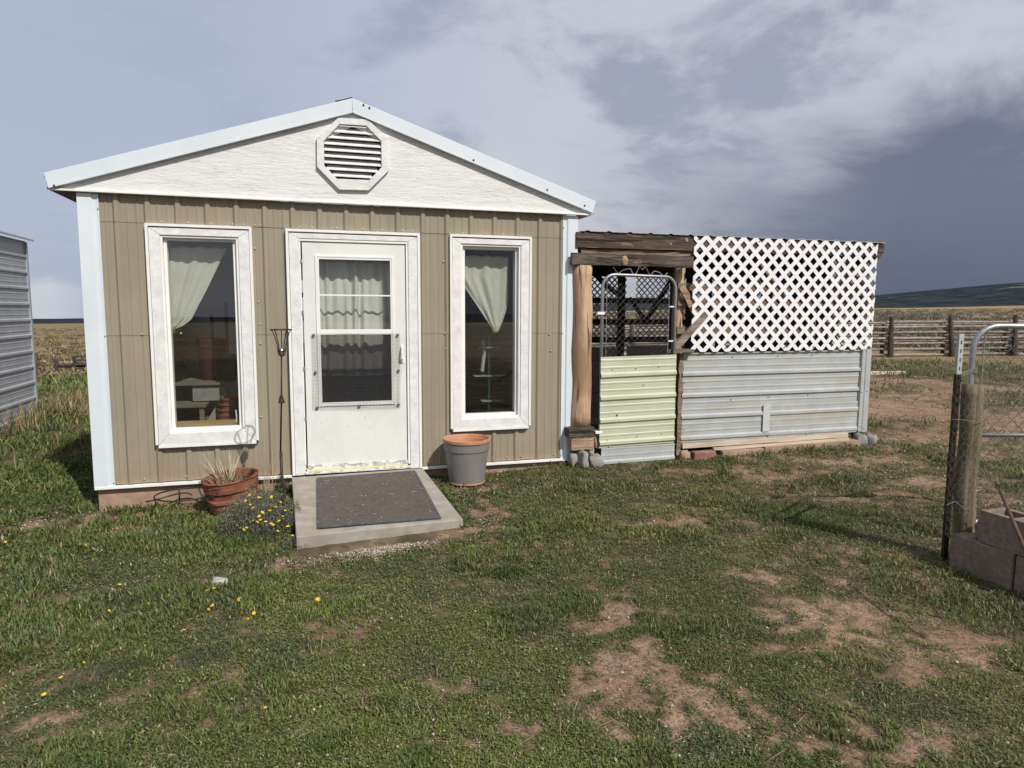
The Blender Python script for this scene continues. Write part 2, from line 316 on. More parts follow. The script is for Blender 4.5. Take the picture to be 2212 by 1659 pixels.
def leafmat(name, trans=0.25, rough=0.6):
    m = bpy.data.materials.new(name); m.use_nodes = True; t = NT(m.node_tree); b = t.n['Principled BSDF']
    a = t.new('ShaderNodeAttribute', attribute_name='col'); t.l.new(a.outputs['Color'], b.inputs['Base Color'])
    b.inputs['Roughness'].default_value = rough; b.inputs['Specular IOR Level'].default_value = 0.25
    tl = t.new('ShaderNodeBsdfTranslucent'); t.l.new(a.outputs['Color'], tl.inputs[0])
    mx = t.new('ShaderNodeMixShader'); mx.inputs[0].default_value = trans
    t.l.new(b.outputs[0], mx.inputs[1]); t.l.new(tl.outputs[0], mx.inputs[2]); t.l.new(mx.outputs[0], t.n['Material Output'].inputs[0])
    return m
M['leaf'] = leafmat('leaf_colour'); M['chip'] = leafmat('pebble_colour', 0.0, 0.9)

# ------------------------------------------------------------------ noise + terrain
_P = rng.random((256, 256))
def vnoise(x, y):
    xi = np.floor(x).astype(int); yi = np.floor(y).astype(int); fx = x-xi; fy = y-yi
    fx = fx*fx*(3-2*fx); fy = fy*fy*(3-2*fy); g = lambda a, b: _P[a & 255, b & 255]
    return (g(xi, yi)*(1-fx)+g(xi+1, yi)*fx)*(1-fy)+(g(xi, yi+1)*(1-fx)+g(xi+1, yi+1)*fx)*fy
def fbm(x, y, s, o=4):
    x = np.asarray(x, float)*s+31.7; y = np.asarray(y, float)*s+11.3; v = 0; a = 0.5; t = 0
    for i in range(o): v = v+a*vnoise(x, y); t += a; a *= 0.5; x = x*2.03+17.1; y = y*2.03+5.7
    return v/t
def sst(v, a, b): t = np.clip((v-a)/(b-a), 0, 1); return t*t*(3-2*t)
R_R = np.array([0, 9, 14, 26, 60, 200, 1500]); Z_R = np.array([0, -0.02, -0.06, -0.14, 0.50, 1.75, 0.0])
R_L = np.array([0, 7, 13, 30, 1500]); Z_L = np.array([0, -0.02, -0.05, -1.05, -27.5])
def height(x, y, micro=True):
    x = np.asarray(x, float); y = np.asarray(y, float); r = np.hypot(x, y); az = np.degrees(np.arctan2(x, y))
    wr_ = sst(az, -8, 40)*(1-sst(az, 100, 170))
    eR = 0.0040+0.0054*sst(az, 43, 60)
    zr = np.interp(r, R_R[:-1], Z_R[:-1]); far = np.clip((r-200)/1300, 0, 1); zr = zr+(1.55+1500*eR-1.75)*far
    zl = np.interp(r, R_L, Z_L)
    near = 0.035*(np.clip(x, -5, 2.6)-2.6)+0.012*np.clip(x-2.6, 0, 3)-0.02*sst(6.4-y, 0, 0.9)*(x < 9)-0.01*(x > 2.6)
    near = near*(1-sst(r, 10, 26))
    z = near+zr*wr_+zl*(1-wr_)
    if micro:
        z = z+(fbm(x, y, 1.3, 4)-0.5)*0.05*(r < 60)+(fbm(x, y, 9, 2)-0.5)*0.018*(r < 14)
    return z
def hz(x, y, micro=True): return float(height(np.array([x]), np.array([y]), micro)[0])
# bare ground, measured on the photo: (pixel x, pixel y, radius x, radius y in metres)
BARE = [(1330, 1350, .42, .16), (1360, 1480, .20, .30), (1440, 1530, .30, .22), (1390, 1420, .22, .18), (1700, 1370, .42, .13), (1780, 1330, .40, .13), (1650, 1335, .22, .09),
        (1850, 1370, .25, .09), (1760, 1400, .22, .11), (1800, 1620, .25, .14), (1980, 1500, .2, .1), (1900, 1640, .3, .12), (2080, 1440, .2, .1), (1620, 1255, .20, .10), (1450, 1140, .25, .14),
        (1340, 1290, .28, .08), (1560, 1030, .5, .15), (1700, 1040, .8, .16), (1850, 1010, .9, .22), (1960, 960, 1.0, .35), (1920, 900, .9, .3), (2000, 860, .8, .3), (1900, 1090, .4, .12),
        (1170, 1010, .5, .1), (1060, 1105, .30, .20), (1000, 1060, .22, .18), (760, 1185, .42, .14), (850, 1178, .3, .10), (100, 1110, .6, .16), (240, 1100, .5, .1), (250, 1125, .16, .07),
        (600, 1215, .35, .12), (470, 1195, .16, .05), (190, 1500, .16, .06), (130, 1550, .12, .08), (2150, 1000, .6, .2), (1100, 1560, .16, .10), (930, 1480, .2, .1), (700, 1340, .25, .10),
        (1010, 1150, .3, .12), (2060, 850, .7, .5), (1980, 1060, .4, .2), (2050, 1380, .2, .15)]
BG = [(*gr(px, py, -0.08)[:2], a, b) for px, py, a, b in BARE]
def cover(x, y):
    """1 = thick low growth, 0 = bare soil."""
    x = np.asarray(x, float); y = np.asarray(y, float); r = np.hypot(x, y)
    n = fbm(x, y, 1.1, 5); n2 = fbm(x+40, y-9, 5.0, 3); n3 = fbm(x-7, y+3, 14.0, 2)
    c = 1.0+(n-0.5)*0.95+(n2-0.5)*1.3+(n3-0.5)*1.5
    c = c-0.06*sst(x, 0.5, 3.5)-0.20*sst(x, 3.0, 5.5)
    wx_ = x+(fbm(x+5, y, 4.5, 3)-.5)*.42; wy_ = y+(fbm(x, y+70, 4.5, 3)-.5)*.30; hole = np.zeros_like(c)
    for bx, by, a, b in BG: hole = np.maximum(hole, np.exp(-(((wx_-bx)/a)**2+((wy_-by)/b)**2)*1.1))
    c = c-0.90*hole+(fbm(x+2, y-6, 11.0, 3)-.5)*2.2*hole
    c = np.where(r > 15.5, c-0.35*np.exp(-((r-17.0)/1.3)**2)+0.25*np.exp(-((r-23.5)/2.5)**2), c)
    rr = r+(fbm(x, y, .25, 2)-0.5)*3
    c = c-0.9*np.exp(-((rr-13.2)/0.9)**2)*(x > 5)-1.0*np.exp(-((rr-17.6)/0.9)**2)*(x > 5)-0.12*(x > 5.5)*(rr < 12.5)
    return np.clip(c, 0, 1)

def polar_mesh(rs, nth, zf):
    th = np.linspace(0, 2*np.pi, nth, endpoint=False)
    R_, T_ = np.meshgrid(rs, th, indexing='ij'); x = R_*np.sin(T_); y = R_*np.cos(T_); z = zf(x, y)
    v = np.stack([x, y, z], -1).reshape(-1, 3); nr = len(rs)
    i, j = np.meshgrid(np.arange(nr-1), np.arange(nth), indexing='ij'); j2 = (j+1) % nth
    f = np.stack([i*nth+j, i*nth+j2, (i+1)*nth+j2, (i+1)*nth+j], -1).reshape(-1, 4)[:, ::-1]
    return v, f
def np_mesh(name, v, f, m, cols=None, smooth=True):
    """v (n,3), f (k, 3 or 4) -> object; cols per vertex (n,3)."""
    me = bpy.data.meshes.new(name); k = f.shape[1]
    me.vertices.add(len(v)); me.vertices.foreach_set('co', np.ascontiguousarray(v, dtype=np.float32).ravel())
    me.loops.add(f.size); me.loops.foreach_set('vertex_index', np.ascontiguousarray(f, dtype=np.int32).ravel())
    me.polygons.add(len(f)); me.polygons.foreach_set('loop_start', np.arange(len(f), dtype=np.int32)*k)
    me.polygons.foreach_set('use_smooth', np.full(len(f), smooth))
    if cols is not None:
        a = me.attributes.new('col', 'FLOAT_COLOR', 'POINT'); a.data.foreach_set('color', np.concatenate([cols, np.ones((len(cols), 1))], 1).astype(np.float32).ravel())
    me.update(calc_edges=True); me.materials.append(m)
    o = bpy.data.objects.new(name, me); COL.objects.link(o); return o

def ground_mat():
    m = bpy.data.materials.new('soil'); m.use_nodes = True; t = NT(m.node_tree); b = t.n['Principled BSDF']
    V = t.new('ShaderNodeTexCoord').outputs['Object']; a = t.new('ShaderNodeAttribute', attribute_name='col').outputs['Color']
    f1 = t.noise(V, (3, 3, 3), 6, 0.6); f2 = t.noise(V, (55, 55, 55), 5, 0.7); f3 = t.noise(V, (0.35, 0.6, 0.5), 6, 0.62, 0.4)
    c = t.mix(t.step(f1, 0.35, 0.65), a, t.mix(1.0, a, (0.72, 0.68, 0.62), 'MULTIPLY'))
    c = t.mix(t.math('MULTIPLY', t.step(f2, 0.48, 0.66), 0.5), c, t.mix(1.0, c, (1.5, 1.45, 1.4), 'MULTIPLY'))
    c = t.mix(t.math('MULTIPLY', t.step(f2, 0.49, 0.36), 0.8), c, t.mix(1.0, c, (0.42, 0.40, 0.38), 'MULTIPLY'))
    f4 = t.noise(V, (17, 17, 17), 4, 0.7); c = t.mix(t.math('MULTIPLY', t.step(f4, 0.47, 0.60), 0.65), c, (0.115, 0.085, 0.055, 1))
    c = t.mix(t.math('MULTIPLY', t.step(f3, 0.42, 0.62), 0.35), c, t.mix(1.0, c, (0.75, 0.74, 0.72), 'MULTIPLY'))
    t.l.new(c, b.inputs['Base Color']); b.inputs['Roughness'].default_value = 0.95; b.inputs['Specular IOR Level'].default_value = 0.15
    bn = t.new('ShaderNodeBump'); bn.inputs['Distance'].default_value = 0.012; bn.inputs['Strength'].default_value = 0.9
    t.l.new(f2, bn.inputs['Height']); t.l.new(bn.outputs[0], b.inputs['Normal']); return m
rs = np.concatenate([[0.0], np.geomspace(1.0, 30, 210), np.geomspace(30.8, 1560, 90)])
gv, gf = polar_mesh(rs, 720, height)
r = np.hypot(gv[:, 0], gv[:, 1]); cv = cover(gv[:, 0], gv[:, 1])[:, None]
soil = np.array([0.335, 0.226, 0.155]); moss = np.array([0.085, 0.082, 0.042])
gc = soil*(1-cv)+moss*cv
gold = np.array([0.33, 0.25, 0.135]); sage = np.array([0.20, 0.165, 0.105])
fm = fbm(gv[:, 0]*0.35, gv[:, 1], 0.12, 5)[:, None]
azv = np.degrees(np.arctan2(gv[:, 0], gv[:, 1]))
dry = sage+(gold-sage)*sst(fm, 0.40, 0.60)
dry = dry+(np.array([0.42, 0.31, 0.16])-dry)*(sst(r, 250, 600)*(azv > 20))[:, None]*0.85
far = sst(r, 26.0, 28.5)[:, None]; far = np.where((azv < 5)[:, None], sst(r, 15, 19)[:, None], far)
gc = gc*(1-far)+dry*far
ground = np_mesh('ground', gv, gf, ground_mat(), gc); ground['kind'] = 'structure'

def hill_z(x, y):
    r = np.hypot(x, y); az = np.degrees(np.arctan2(x, y))
    top = np.interp(az, [-180, -40, -15, 10, 44, 53.5, 70, 120, 180], [-.012, -.010, -.0125, 0.0, 0.0215, .0365, .050, .02, -.012])
    base = height(x, y, False); base = np.where(r > 1500, height(x*1500/r, y*1500/r, False), base)
    k = sst(r, 1500, 2600); z = base-1.0+(1.55+2600*top-base)*k
    z = z+k*(fbm(x, y, 0.0016, 4)-0.5)*18
    return z-sst(r, 2600, 5000)*60
hv_, hf_ = polar_mesh(np.geomspace(1500, 5000, 46), 720, hill_z)
def hill_mat():
    m = bpy.data.materials.new('juniper_hills'); m.use_nodes = True; t = NT(m.node_tree); b = t.n['Principled BSDF']
    V = t.new('ShaderNodeTexCoord').outputs['Object']
    a = t.noise(V, (.02, .02, .02), 6, .75); g = t.noise(V, (.0035, .0035, .01), 4, .6)
    c = t.mix(t.step(a, .42, .6), (0.020, 0.027, 0.034), (0.040, 0.048, 0.052))
    c = t.mix(t.math('MULTIPLY', t.step(g, .58, .66), t.step(a, .5, .62)), c, (0.20, 0.19, 0.19))
    t.l.new(c, b.inputs['Base Color']); b.inputs['Roughness'].default_value = 1; b.inputs['Specular IOR Level'].default_value = 0; return m
hills = np_mesh('hills', hv_, hf_, hill_mat()); hills['kind'] = 'structure'

# ------------------------------------------------------------------ the shed
WY = 6.44
shed = thing('garden_shed', 'tan ribbed steel shed with white plywood gable and white framed door and windows', 'shed', (0.46, WY, 0.0))
RIB = 0.2286; RIB0 = -1.431
PROF = [(-.030, 0), (-.013, .019), (.013, .019), (.030, 0), (.066, 0), (.072, .003), (.084, .003), (.090, 0), (.140, 0), (.146, .003), (.158, .003), (.164, 0)]
def prof_pts(a, b, phase, pitch=RIB, amp=1.0):
    out = []; k0 = int(math.floor((a-phase)/pitch))-1; k1 = int(math.ceil((b-phase)/pitch))+1
    pts = [(phase+k*pitch+u*pitch/RIB, h*amp) for k in range(k0, k1+1) for u, h in PROF]
    def val(t):
        for (u0, h0), (u1, h1) in zip(pts, pts[1:]):
            if u0 <= t <= u1: return h0+(h1-h0)*(t-u0)/max(u1-u0, 1e-9)
        return 0
    return [(a, val(a))]+[p for p in pts if a+1e-4 < p[0] < b-1e-4]+[(b, val(b))]
def sheet_v(x0, x1, z0, z1, Y, phase=RIB0, lap=0.0):           # vertical ribs, facing -Y
    mb = MB(); P = prof_pts(x0, x1, phase); n = len(P); th = 0.0015
    vs = [(x, Y-h-lap, z) for z in (z0, z1) for x, h in P]+[(x, Y-h-lap+th, z) for z in (z0, z1) for x, h in P]
    f = [(i, i+1, n+i+1, n+i) for i in range(n-1)]+[(2*n+i+1, 2*n+i, 3*n+i, 3*n+i+1) for i in range(n-1)]
    f += [(i+1, i, 2*n+i, 2*n+i+1) for i in range(n-1)]+[(n+i, n+i+1, 3*n+i+1, 3*n+i) for i in range(n-1)]
    return mb.add(vs, f)
def sheet_h(x0, x1, z0, z1, Y, phase, tilt=0.0, axis='y', amp=1.0, pitch=RIB, wav=0.0):  # horizontal ribs, facing -Y (or +X when axis is 'x')
    mb = MB(); P = prof_pts(z0, z1, phase, pitch, amp); n = len(P); th = 0.0015; xs = np.linspace(x0, x1, 14 if wav else 2); m = len(xs); vs = []
    for back in (0, 1):
        for x in xs:
            for z, h in P:
                zz_ = z+tilt*(x-x0)/(x1-x0); q = h-back*th+wav*math.sin(x*5.1+z*3)*math.sin(z*9+x)
                vs.append((x, Y-q, zz_) if axis == 'y' else (Y+q, x, zz_))
    f = []
    for b in (0, 1):
        for j in range(m-1):
            for i in range(n-1):
                q = b*m*n+j*n+i; f.append((q, q+n, q+n+1, q+1) if (b == 0) == (axis == 'y') else (q, q+1, q+n+1, q+n))
    for j in (0, m-1):
        for i in range(n-1): f.append((j*n+i, j*n+i+1, m*n+j*n+i+1, m*n+j*n+i))
    return mb.add(vs, f)
ZT, ZM, ZB = 2.252, 1.325, 0.065
cuts = [-1.56, -0.745, 0.165, 0.85, 1.51, 2.46]
for a, b in zip(cuts, cuts[1:]):
    sheet_v(a, b, ZT, 2.475, WY, lap=0.0015 if cuts.index(a) % 2 else 0).build('siding_panel', M['tan'], shed)
for a, b in ((-1.56, -1.2), (-0.41, -0.10), (1.04, 1.345), (2.115, 2.46)):
    sheet_v(a, b, ZM, ZT+.012, WY+.003).build('siding_panel', M['tan'], shed)
    sheet_v(a, b, ZB, ZM+.012, WY+.006).build('siding_panel', M['tan'], shed)
for a, b, z1 in ((-1.2, -0.41, .40), (1.345, 2.115, .42)):
    sheet_v(a, b, ZB, z1, WY+.006).build('siding_panel', M['tan'], shed)
# screws: one shared mesh, each its own piece
scr = smesh(MB().lathe((0, 0, 0), [(0.0085, 0), (0.0085, .004), (0.005, .008), (0.0, .009)], 8), 'screw', M['screw'])
def screw(x, z, Y=None, parent=None, s=1.0): inst(scr, 'screw', (x, (WY if Y is None else Y)-.001, z), parent or shed, (rad(90), 0, 0), (s, s, s))
for x in (-1.10, -.90, -.72, -.55, -.46, -.37, -.33, .0, .10, .31, .54, .71, .90, .99, 1.10, 1.46, 1.68, 1.85): screw(x, 2.268)
for px, py in ((551, 537), (558, 652), (561, 700), (563, 742), (564, 900), (307, 722), (346, 758), (391, 720), (958, 565), (961, 720), (963, 753), (965, 850), (967, 960), (1187, 722), (1213, 722), (1213, 740), (1190, 758)):
    p = at(px, py, WY); screw(p.x, p.z)
for x in (-1.33, -1.20, -1.0, -.78, -.55, 1.12, 1.75, 1.90, 2.05, 2.40): screw(x, .10)
# corner trims, base flashing, foundation
for x0, x1, s in ((-1.705, -1.552, 1), (2.612, 2.457, -1)):
    mb = MB(); zb, zt = .035, 2.468; xi = x1-s*.052
    prof = [(x0, .0), (x0, -.030), (xi, -.030), (xi+s*.012, -.018), (x1-s*.010, -.018), (x1-s*.010, -.024), (x1, -.024), (x1, .0)]
    mb.prism([(x, z) for x, z in prof], 0, 1)
    mb.v = [Vector((v.x, WY+v.z, zb+v.y*(zt-zb))) for v in mb.v]; mb.build('corner_trim', M['white_metal'], shed, bev=.0015)
    for z in (.09, 1.325, 2.35): screw(x1-s*.006, z, WY-.024, s=.8)
for x0, x1 in ((-1.70, -.128), (1.052, 2.61)):
    MB().prism([(x0, .035), (x1, .035), (x1, .058), (x0, .058)], WY-.034, WY+.01).build('base_flashing', M['vinyl'], shed, bev=.002)
MB().box(-1.69, 2.60, WY+.015, WY+.20, -.32, .034).build('foundation', M['found'], shed, bev=.004)
# shell behind
ZW = 2.455; YB = WY+4.2
SW = (WY+.7, WY+3.5, 1.0, 2.1)      # opening added in the unseen left side wall to let light into the room
for xa, xb in ((-1.69, -1.60), (2.51, 2.60)):
    mb = MB()
    if xa > 0: mb.box(xa, xb, WY+.03, YB, .034, ZW); mb.build('side_wall', M['inwall'], shed); continue
    mb.box(xa, xb, WY+.03, SW[0], .034, ZW); mb.box(xa, xb, SW[1], YB, .034, ZW); mb.box(xa, xb, SW[0], SW[1], .034, SW[2]); mb.box(xa, xb, SW[0], SW[1], SW[3], ZW)
    mb.build('side_wall', M['inwall'], shed)
for s, x in ((-1, -1.694), (1, 2.604)):
    for ya, yb, za, zb_ in (((WY+.02, YB, .034, ZW),) if s > 0 else ((WY+.02, SW[0], .034, ZW), (SW[1], YB, .034, ZW), (SW[0], SW[1], .034, SW[2]), (SW[0], SW[1], SW[3], ZW))):
        mb = MB(); P = prof_pts(ya, yb, WY+.1); n = len(P)
        mb.add([(x+s*h, y, z) for z in (za, zb_) for y, h in P], [((i, i+1, n+i+1, n+i) if s > 0 else (i+1, i, n+i, n+i+1)) for i in range(n-1)]).build('siding_panel', M['tan'], shed)
# back wall with the far window seen through the left front window
mb = MB(); bx0, bx1, bz0, bz1 = -.40, .55, 1.0, 2.03
for a, b, c, d in ((-1.60, bx0, .034, ZW), (bx1, 2.51, .034, ZW), (bx0, bx1, .034, bz0), (bx0, bx1, bz1, ZW)): mb.box(a, b, YB-.08, YB, c, d)
mb.build('back_wall', M['inwall'], shed)
mb = MB()
for a, b, c, d in ((bx0, bx1, bz0, bz0+.06), (bx0, bx1, bz1-.06, bz1), (bx0, bx0+.06, bz0+.06, bz1-.06), (bx1-.06, bx1, bz0+.06, bz1-.06), (bx0+.06, bx1-.06, 1.72, 1.79)): mb.box(a, b, YB-.10, YB-.02, c, d)
mb.build('rear_window_frame', M['grey_wood'], shed)
mb = MB(); mb.box(-1.60, 2.51, WY+.02, YB-.08, .034, .06); mb.build('floor', M['floor_in'], shed)
mb = MB(); mb.box(-1.60, 2.51, WY+.02, YB-.08, 2.45, 2.47); mb.build('ceiling', M['inwall'], shed)
mb = MB()
for a, b, c, d in ((-1.60, -1.07, .06, 2.45), (-.555, 0.0, .06, 2.45), (.93, 1.483, .06, 2.45), (1.983, 2.51, .06, 2.45), (-1.07, -.555, .06, .525), (-1.07, -.555, 2.12, 2.45), (1.483, 1.983, .06, .545), (1.483, 1.983, 2.12, 2.45), (0, .93, 2.13, 2.45)):
    mb.box(a, b, WY+.05, WY+.09, c, d)
mb.build('front_wall_lining', M['inwall'], shed)

# gable: plywood triangle, ledge, rake trim, octagon vent, roof
GY = WY-.045; AX = .464
vo = [(.160, 3.020), (.342, 3.200), (.594, 3.207), (.770, 3.058), (.772, 2.782), (.594, 2.600), (.340, 2.592), (.156, 2.776)]
vi = [(.219, 3.000), (.353, 3.148), (.582, 3.152), (.710, 3.030), (.710, 2.806), (.600, 2.688), (.321, 2.684), (.218, 2.790)]
tri = [(-1.88, 2.492), (2.742, 2.492), (AX, 3.262)]
outer = [(-1.88, 2.492), (AX, 2.492), (2.742, 2.492), (1.60, 2.878), (AX, 3.262), (-.71, 2.877)]
# stitched ring: plywood around the vent opening
def ring(mb, A, B, y0, y1):
    """solid between closed loops A (outer) and B (inner), same count, in (x,z)."""
    n = len(A); vs = [(x, y, z) for y in (y0, y1) for L in (A, B) for x, z in L]
    f = []
    for i in range(n):
        j = (i+1) % n
        f += [(i, j, n+j, n+i), (2*n+j, 2*n+i, 3*n+i, 3*n+j), (j, i, 2*n+i, 2*n+j), (n+i, n+j, 3*n+j, 3*n+i)]
    return mb.add(vs, f)
oA = [(-1.88, 2.492), (-.71, 2.877), (AX, 3.262), (1.60, 2.878), (2.742, 2.492), (1.55, 2.492), (AX-.05, 2.492), (-.9, 2.492)]
oB = [vi[7], vi[0], vi[1], vi[2], vi[3], vi[4], vi[5], vi[6]]
oB = [vi[7], vi[0], ((vi[1][0]+vi[2][0])/2, 3.15), vi[3], vi[4], vi[5], (.46, 2.686), vi[6]]
ring(MB(), oA, oB, GY, GY+.02).build('gable_panel', M['ply'], shed)
MB().box(-1.885, 2.747, GY-.022, GY+.02, 2.474, 2.490).build('gable_ledge', M['vinyl'], shed, bev=.002)
for k, (a, b) in enumerate((((-1.906, 2.600), (AX, 3.372)), ((AX, 3.372), (2.775, 2.607)))):
    d = Vector((b[0]-a[0], 0, b[1]-a[1])).normalized(); nrm = Vector((-d.z, 0, d.x)); w_ = .108
    q = [a, b]
    if k == 0: low = [(AX, 3.262), (-1.880, 2.497)]
    else: low = [(2.742, 2.506), (AX, 3.262)]
    g = .0015 if k == 0 else -.0015
    mb = MB(); mb.prism([(a[0]+(g if k else 0), a[1]), (b[0]-(0 if k else g), b[1]), (low[0][0]-(0 if k else g), low[0][1]), (low[1][0]+(-g if k else 0), low[1][1])], GY-.040, GY-.028)
    mb.build('rake_trim', M['white_metal'], shed, bev=.002)
    mb = MB(); mb.prism([(low[0][0], low[0][1]), (low[1][0], low[1][1]), (low[1][0]+.004, low[1][1]-.012), (low[0][0], low[0][1]-.012)], GY-.044, GY-.006); mb.build('rake_lip', M['white_metal'], shed)
dk = smesh(MB().lathe((0, 0, 0), [(0.009, 0), (0.009, .004), (0.0, .007)], 8), 'dark_screw', M['black'])
for px, py in ((117, 401), (785, 227), (798, 233), (1023, 346), (1182, 410), (1263, 444)):
    p = at(px, py, GY-.04); inst(dk, 'screw', (p.x, GY-.041, p.z), shed, (rad(90), 0, 0))
vent = empty('gable_vent', (AX, GY, 2.9), shed)
for i in range(8):
    j = (i+1) % 8
    MB().prism([vo[i], vo[j], vi[j], vi[i]], GY-.032, GY-.0005).build('vent_frame', M['board'], vent, bev=.002)
for k in range(9):
    z = 2.705+k*.0535
    def xlim(z):
        xs = []
        for i in range(8):
            (x0, z0), (x1, z1) = vi[i], vi[(i+1) % 8]
            if (z0-z)*(z1-z) < 0: xs.append(x0+(x1-x0)*(z-z0)/(z1-z0))
        return min(xs), max(xs)
    a, b = xlim(max(min(z+.012, 3.14), 2.69))
    MB().add([(a+.002, GY-.022, z), (b-.002, GY-.022, z), (b-.002, GY+.040, z+.046), (a+.002, GY+.040, z+.046),
              (a+.002, GY-.022, z+.008), (b-.002, GY-.022, z+.008), (b-.002, GY+.040, z+.054), (a+.002, GY+.040, z+.054)],
             [(0, 3, 2, 1), (4, 5, 6, 7), (0, 1, 5, 4), (1, 2, 6, 5), (2, 3, 7, 6), (3, 0, 4, 7)]).build('louver', M['board'], vent)
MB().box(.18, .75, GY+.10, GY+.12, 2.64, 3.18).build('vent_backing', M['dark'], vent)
# roof, soffits
for s, xe, ze in ((-1, -1.906, 2.600), (1, 2.775, 2.607)):
    mb = MB(); mb.add([(AX, GY-.027, 3.366), (xe, GY-.027, ze-.006), (xe, YB+.15, ze-.006), (AX, YB+.15, 3.366), (AX, GY-.027, 3.338), (xe, GY-.027, ze-.034), (xe, YB+.15, ze-.034), (AX, YB+.15, 3.338)],
           [(0, 1, 2, 3), (7, 6, 5, 4), (0, 4, 5, 1), (1, 5, 6, 2), (2, 6, 7, 3)]); mb.build('roof_panel', M['roofdark'], shed)
    x0 = -1.69 if s < 0 else 2.60
    mb = MB(); mb.add([(x0, GY+.02, 2.474), (xe, GY+.02, 2.50), (xe, YB, 2.50), (x0, YB, 2.474), (x0, GY+.02, 2.46), (xe, GY+.02, 2.486), (xe, YB, 2.486), (x0, YB, 2.46)],
           [(0, 1, 2, 3), (7, 6, 5, 4), (0, 4, 5, 1), (1, 5, 6, 2), (2, 6, 7, 3), (3, 7, 4, 0)]); mb.build('soffit', M['grey_wood'], shed)
MB().beam((AX-.13, GY+.14, 3.345), (AX+.004, GY+.14, 3.388), .30, .006).build('ridge_cap', M['black'], shed)
MB().beam((AX-.002, GY+.1, 3.385), (AX+.002, YB+.1, 3.385), .26, .01).build('ridge_cap', M['roofdark'], shed)

# windows
def window(name, ox0, ox1, oz0, oz1, bx0, bx1, bz0, bz1, gx0, gx1, gz0, gz1):
    w_ = empty(name, ((ox0+ox1)/2, WY, oz0), shed); Y = WY-.02
    fl = .022                                    # outer white flashing
    for nm, poly in (('flashing', [(ox0, oz0+.028), (ox0+fl, oz0+.028), (ox0+fl, oz1-fl), (ox0, oz1)]), ('flashing', [(ox0, oz1), (ox0+fl, oz1-fl), (ox1-fl, oz1-fl), (ox1, oz1)]),
                     ('flashing', [(ox1, oz1), (ox1-fl, oz1-fl), (ox1-fl, oz0+.028), (ox1, oz0+.028)]), ('flashing', [(ox0+fl, oz0), (ox1-fl, oz0), (ox1-fl, oz0+fl), (ox0+fl, oz0+fl)])):
        MB().prism(poly, Y-.026, Y+.02).build(nm, M['white_metal' if 0 else 'vinyl'], w_, bev=.001)
    a, b, c, d = ox0+fl+.003, ox1-fl-.003, oz0+fl+.001, oz1-fl-.012
    g = .0012
    for poly in ([(a, c+g), (bx0, bz0+g), (bx0, bz1-g), (a, d-g)], [(b, d-g), (bx1, bz1-g), (bx1, bz0+g), (b, c+g)], [(a+g, d), (bx0+g, bz1), (bx1-g, bz1), (b-g, d)], [(a+g, c), (b-g, c), (bx1-g, bz0), (bx0+g, bz0)]):
        MB().prism(poly, Y-.020, Y+.02).build('trim_board', M['board'], w_, bev=.0012)
    s1 = .020
    ring(MB(), [(bx0, bz0), (bx1, bz0), (bx1, bz1), (bx0, bz1)], [(bx0+s1, bz0+s1), (bx1-s1, bz0+s1), (bx1-s1, bz1-s1), (bx0+s1, bz1-s1)], Y-.008, Y+.09).build('window_frame', M['vinyl'], w_, bev=.002)
    ring(MB(), [(bx0+s1, bz0+s1), (bx1-s1, bz0+s1), (bx1-s1, bz1-s1), (bx0+s1, bz1-s1)], [(gx0, gz0), (gx1, gz0), (gx1, gz1), (gx0, gz1)], Y+.030, Y+.06).build('sash', M['vinyl'], w_, bev=.002)
    MB().add([(gx0-.005, Y+.045, gz0-.005), (gx1+.005, Y+.045, gz0-.005), (gx1+.005, Y+.045, gz1+.005), (gx0-.005, Y+.045, gz1+.005)], [(0, 1, 2, 3)]).build('glass_pane', M['glass'], w_)
    return w_
window('window', -1.222, -.397, .367, 2.248, -1.115, -.507, .487, 2.158, -1.071, -.556, .526, 2.117)
window('window', 1.330, 2.132, .387, 2.248, 1.435, 2.026, .499, 2.166, 1.483, 1.983, .546, 2.120)

# door frame and storm door
df = empty('door_frame', (.46, WY, .05), shed); Y = WY-.02; ox0, ox1, oz0, oz1, fl = -.122, 1.050, .056, 2.245, .024
for poly in ([(ox0, oz0), (ox0+fl, oz0), (ox0+fl, oz1-fl), (ox0, oz1)], [(ox0, oz1), (ox0+fl, oz1-fl), (ox1-fl, oz1-fl), (ox1, oz1)], [(ox1, oz1), (ox1-fl, oz1-fl), (ox1-fl, oz0), (ox1, oz0)]):
    MB().prism(poly, Y-.026, Y+.02).build('flashing', M['vinyl'], df, bev=.001)
a, b, d, g = ox0+fl+.003, ox1-fl-.003, oz1-fl-.012, .0012
bx0_, bx1_, bzt = -.012, .942, 2.166
for poly in ([(a, oz0), (bx0_, oz0), (bx0_, bzt-g), (a, d-g)], [(b, d-g), (bx1_, bzt-g), (bx1_, oz0), (b, oz0)], [(a+g, d), (bx0_+g, bzt), (bx1_-g, bzt), (b-g, d)]):
    MB().prism(poly, Y-.020, Y+.02).build('trim_board', M['board'], df, bev=.0012)
MB().box(bx0_, bx1_, Y-.014, Y+.08, 2.143, 2.166).build('head_jamb', M['vinyl'], df, bev=.002)
MB().box(bx0_, .0, Y-.010, Y+.08, .10, 2.142).build('side_jamb', M['vinyl'], df, bev=.002)
MB().box(.921, bx1_, Y-.010, Y+.08, .10, 2.142).build('side_jamb', M['vinyl'], df, bev=.002)
MB().box(bx0_, bx1_, Y-.040, Y+.09, .062, .086).build('sill', M['grey_paint'], df, bev=.003)
MB().box(.0, .915, Y-.028, Y+.01, .0865, .101).build('sill_strip', M['yel_strip'], df, bev=.002)
MB().box(.0, .915, Y-.016, Y+.02, .1015, .139).build('door_sweep', M['grey_paint'], df, bev=.002)
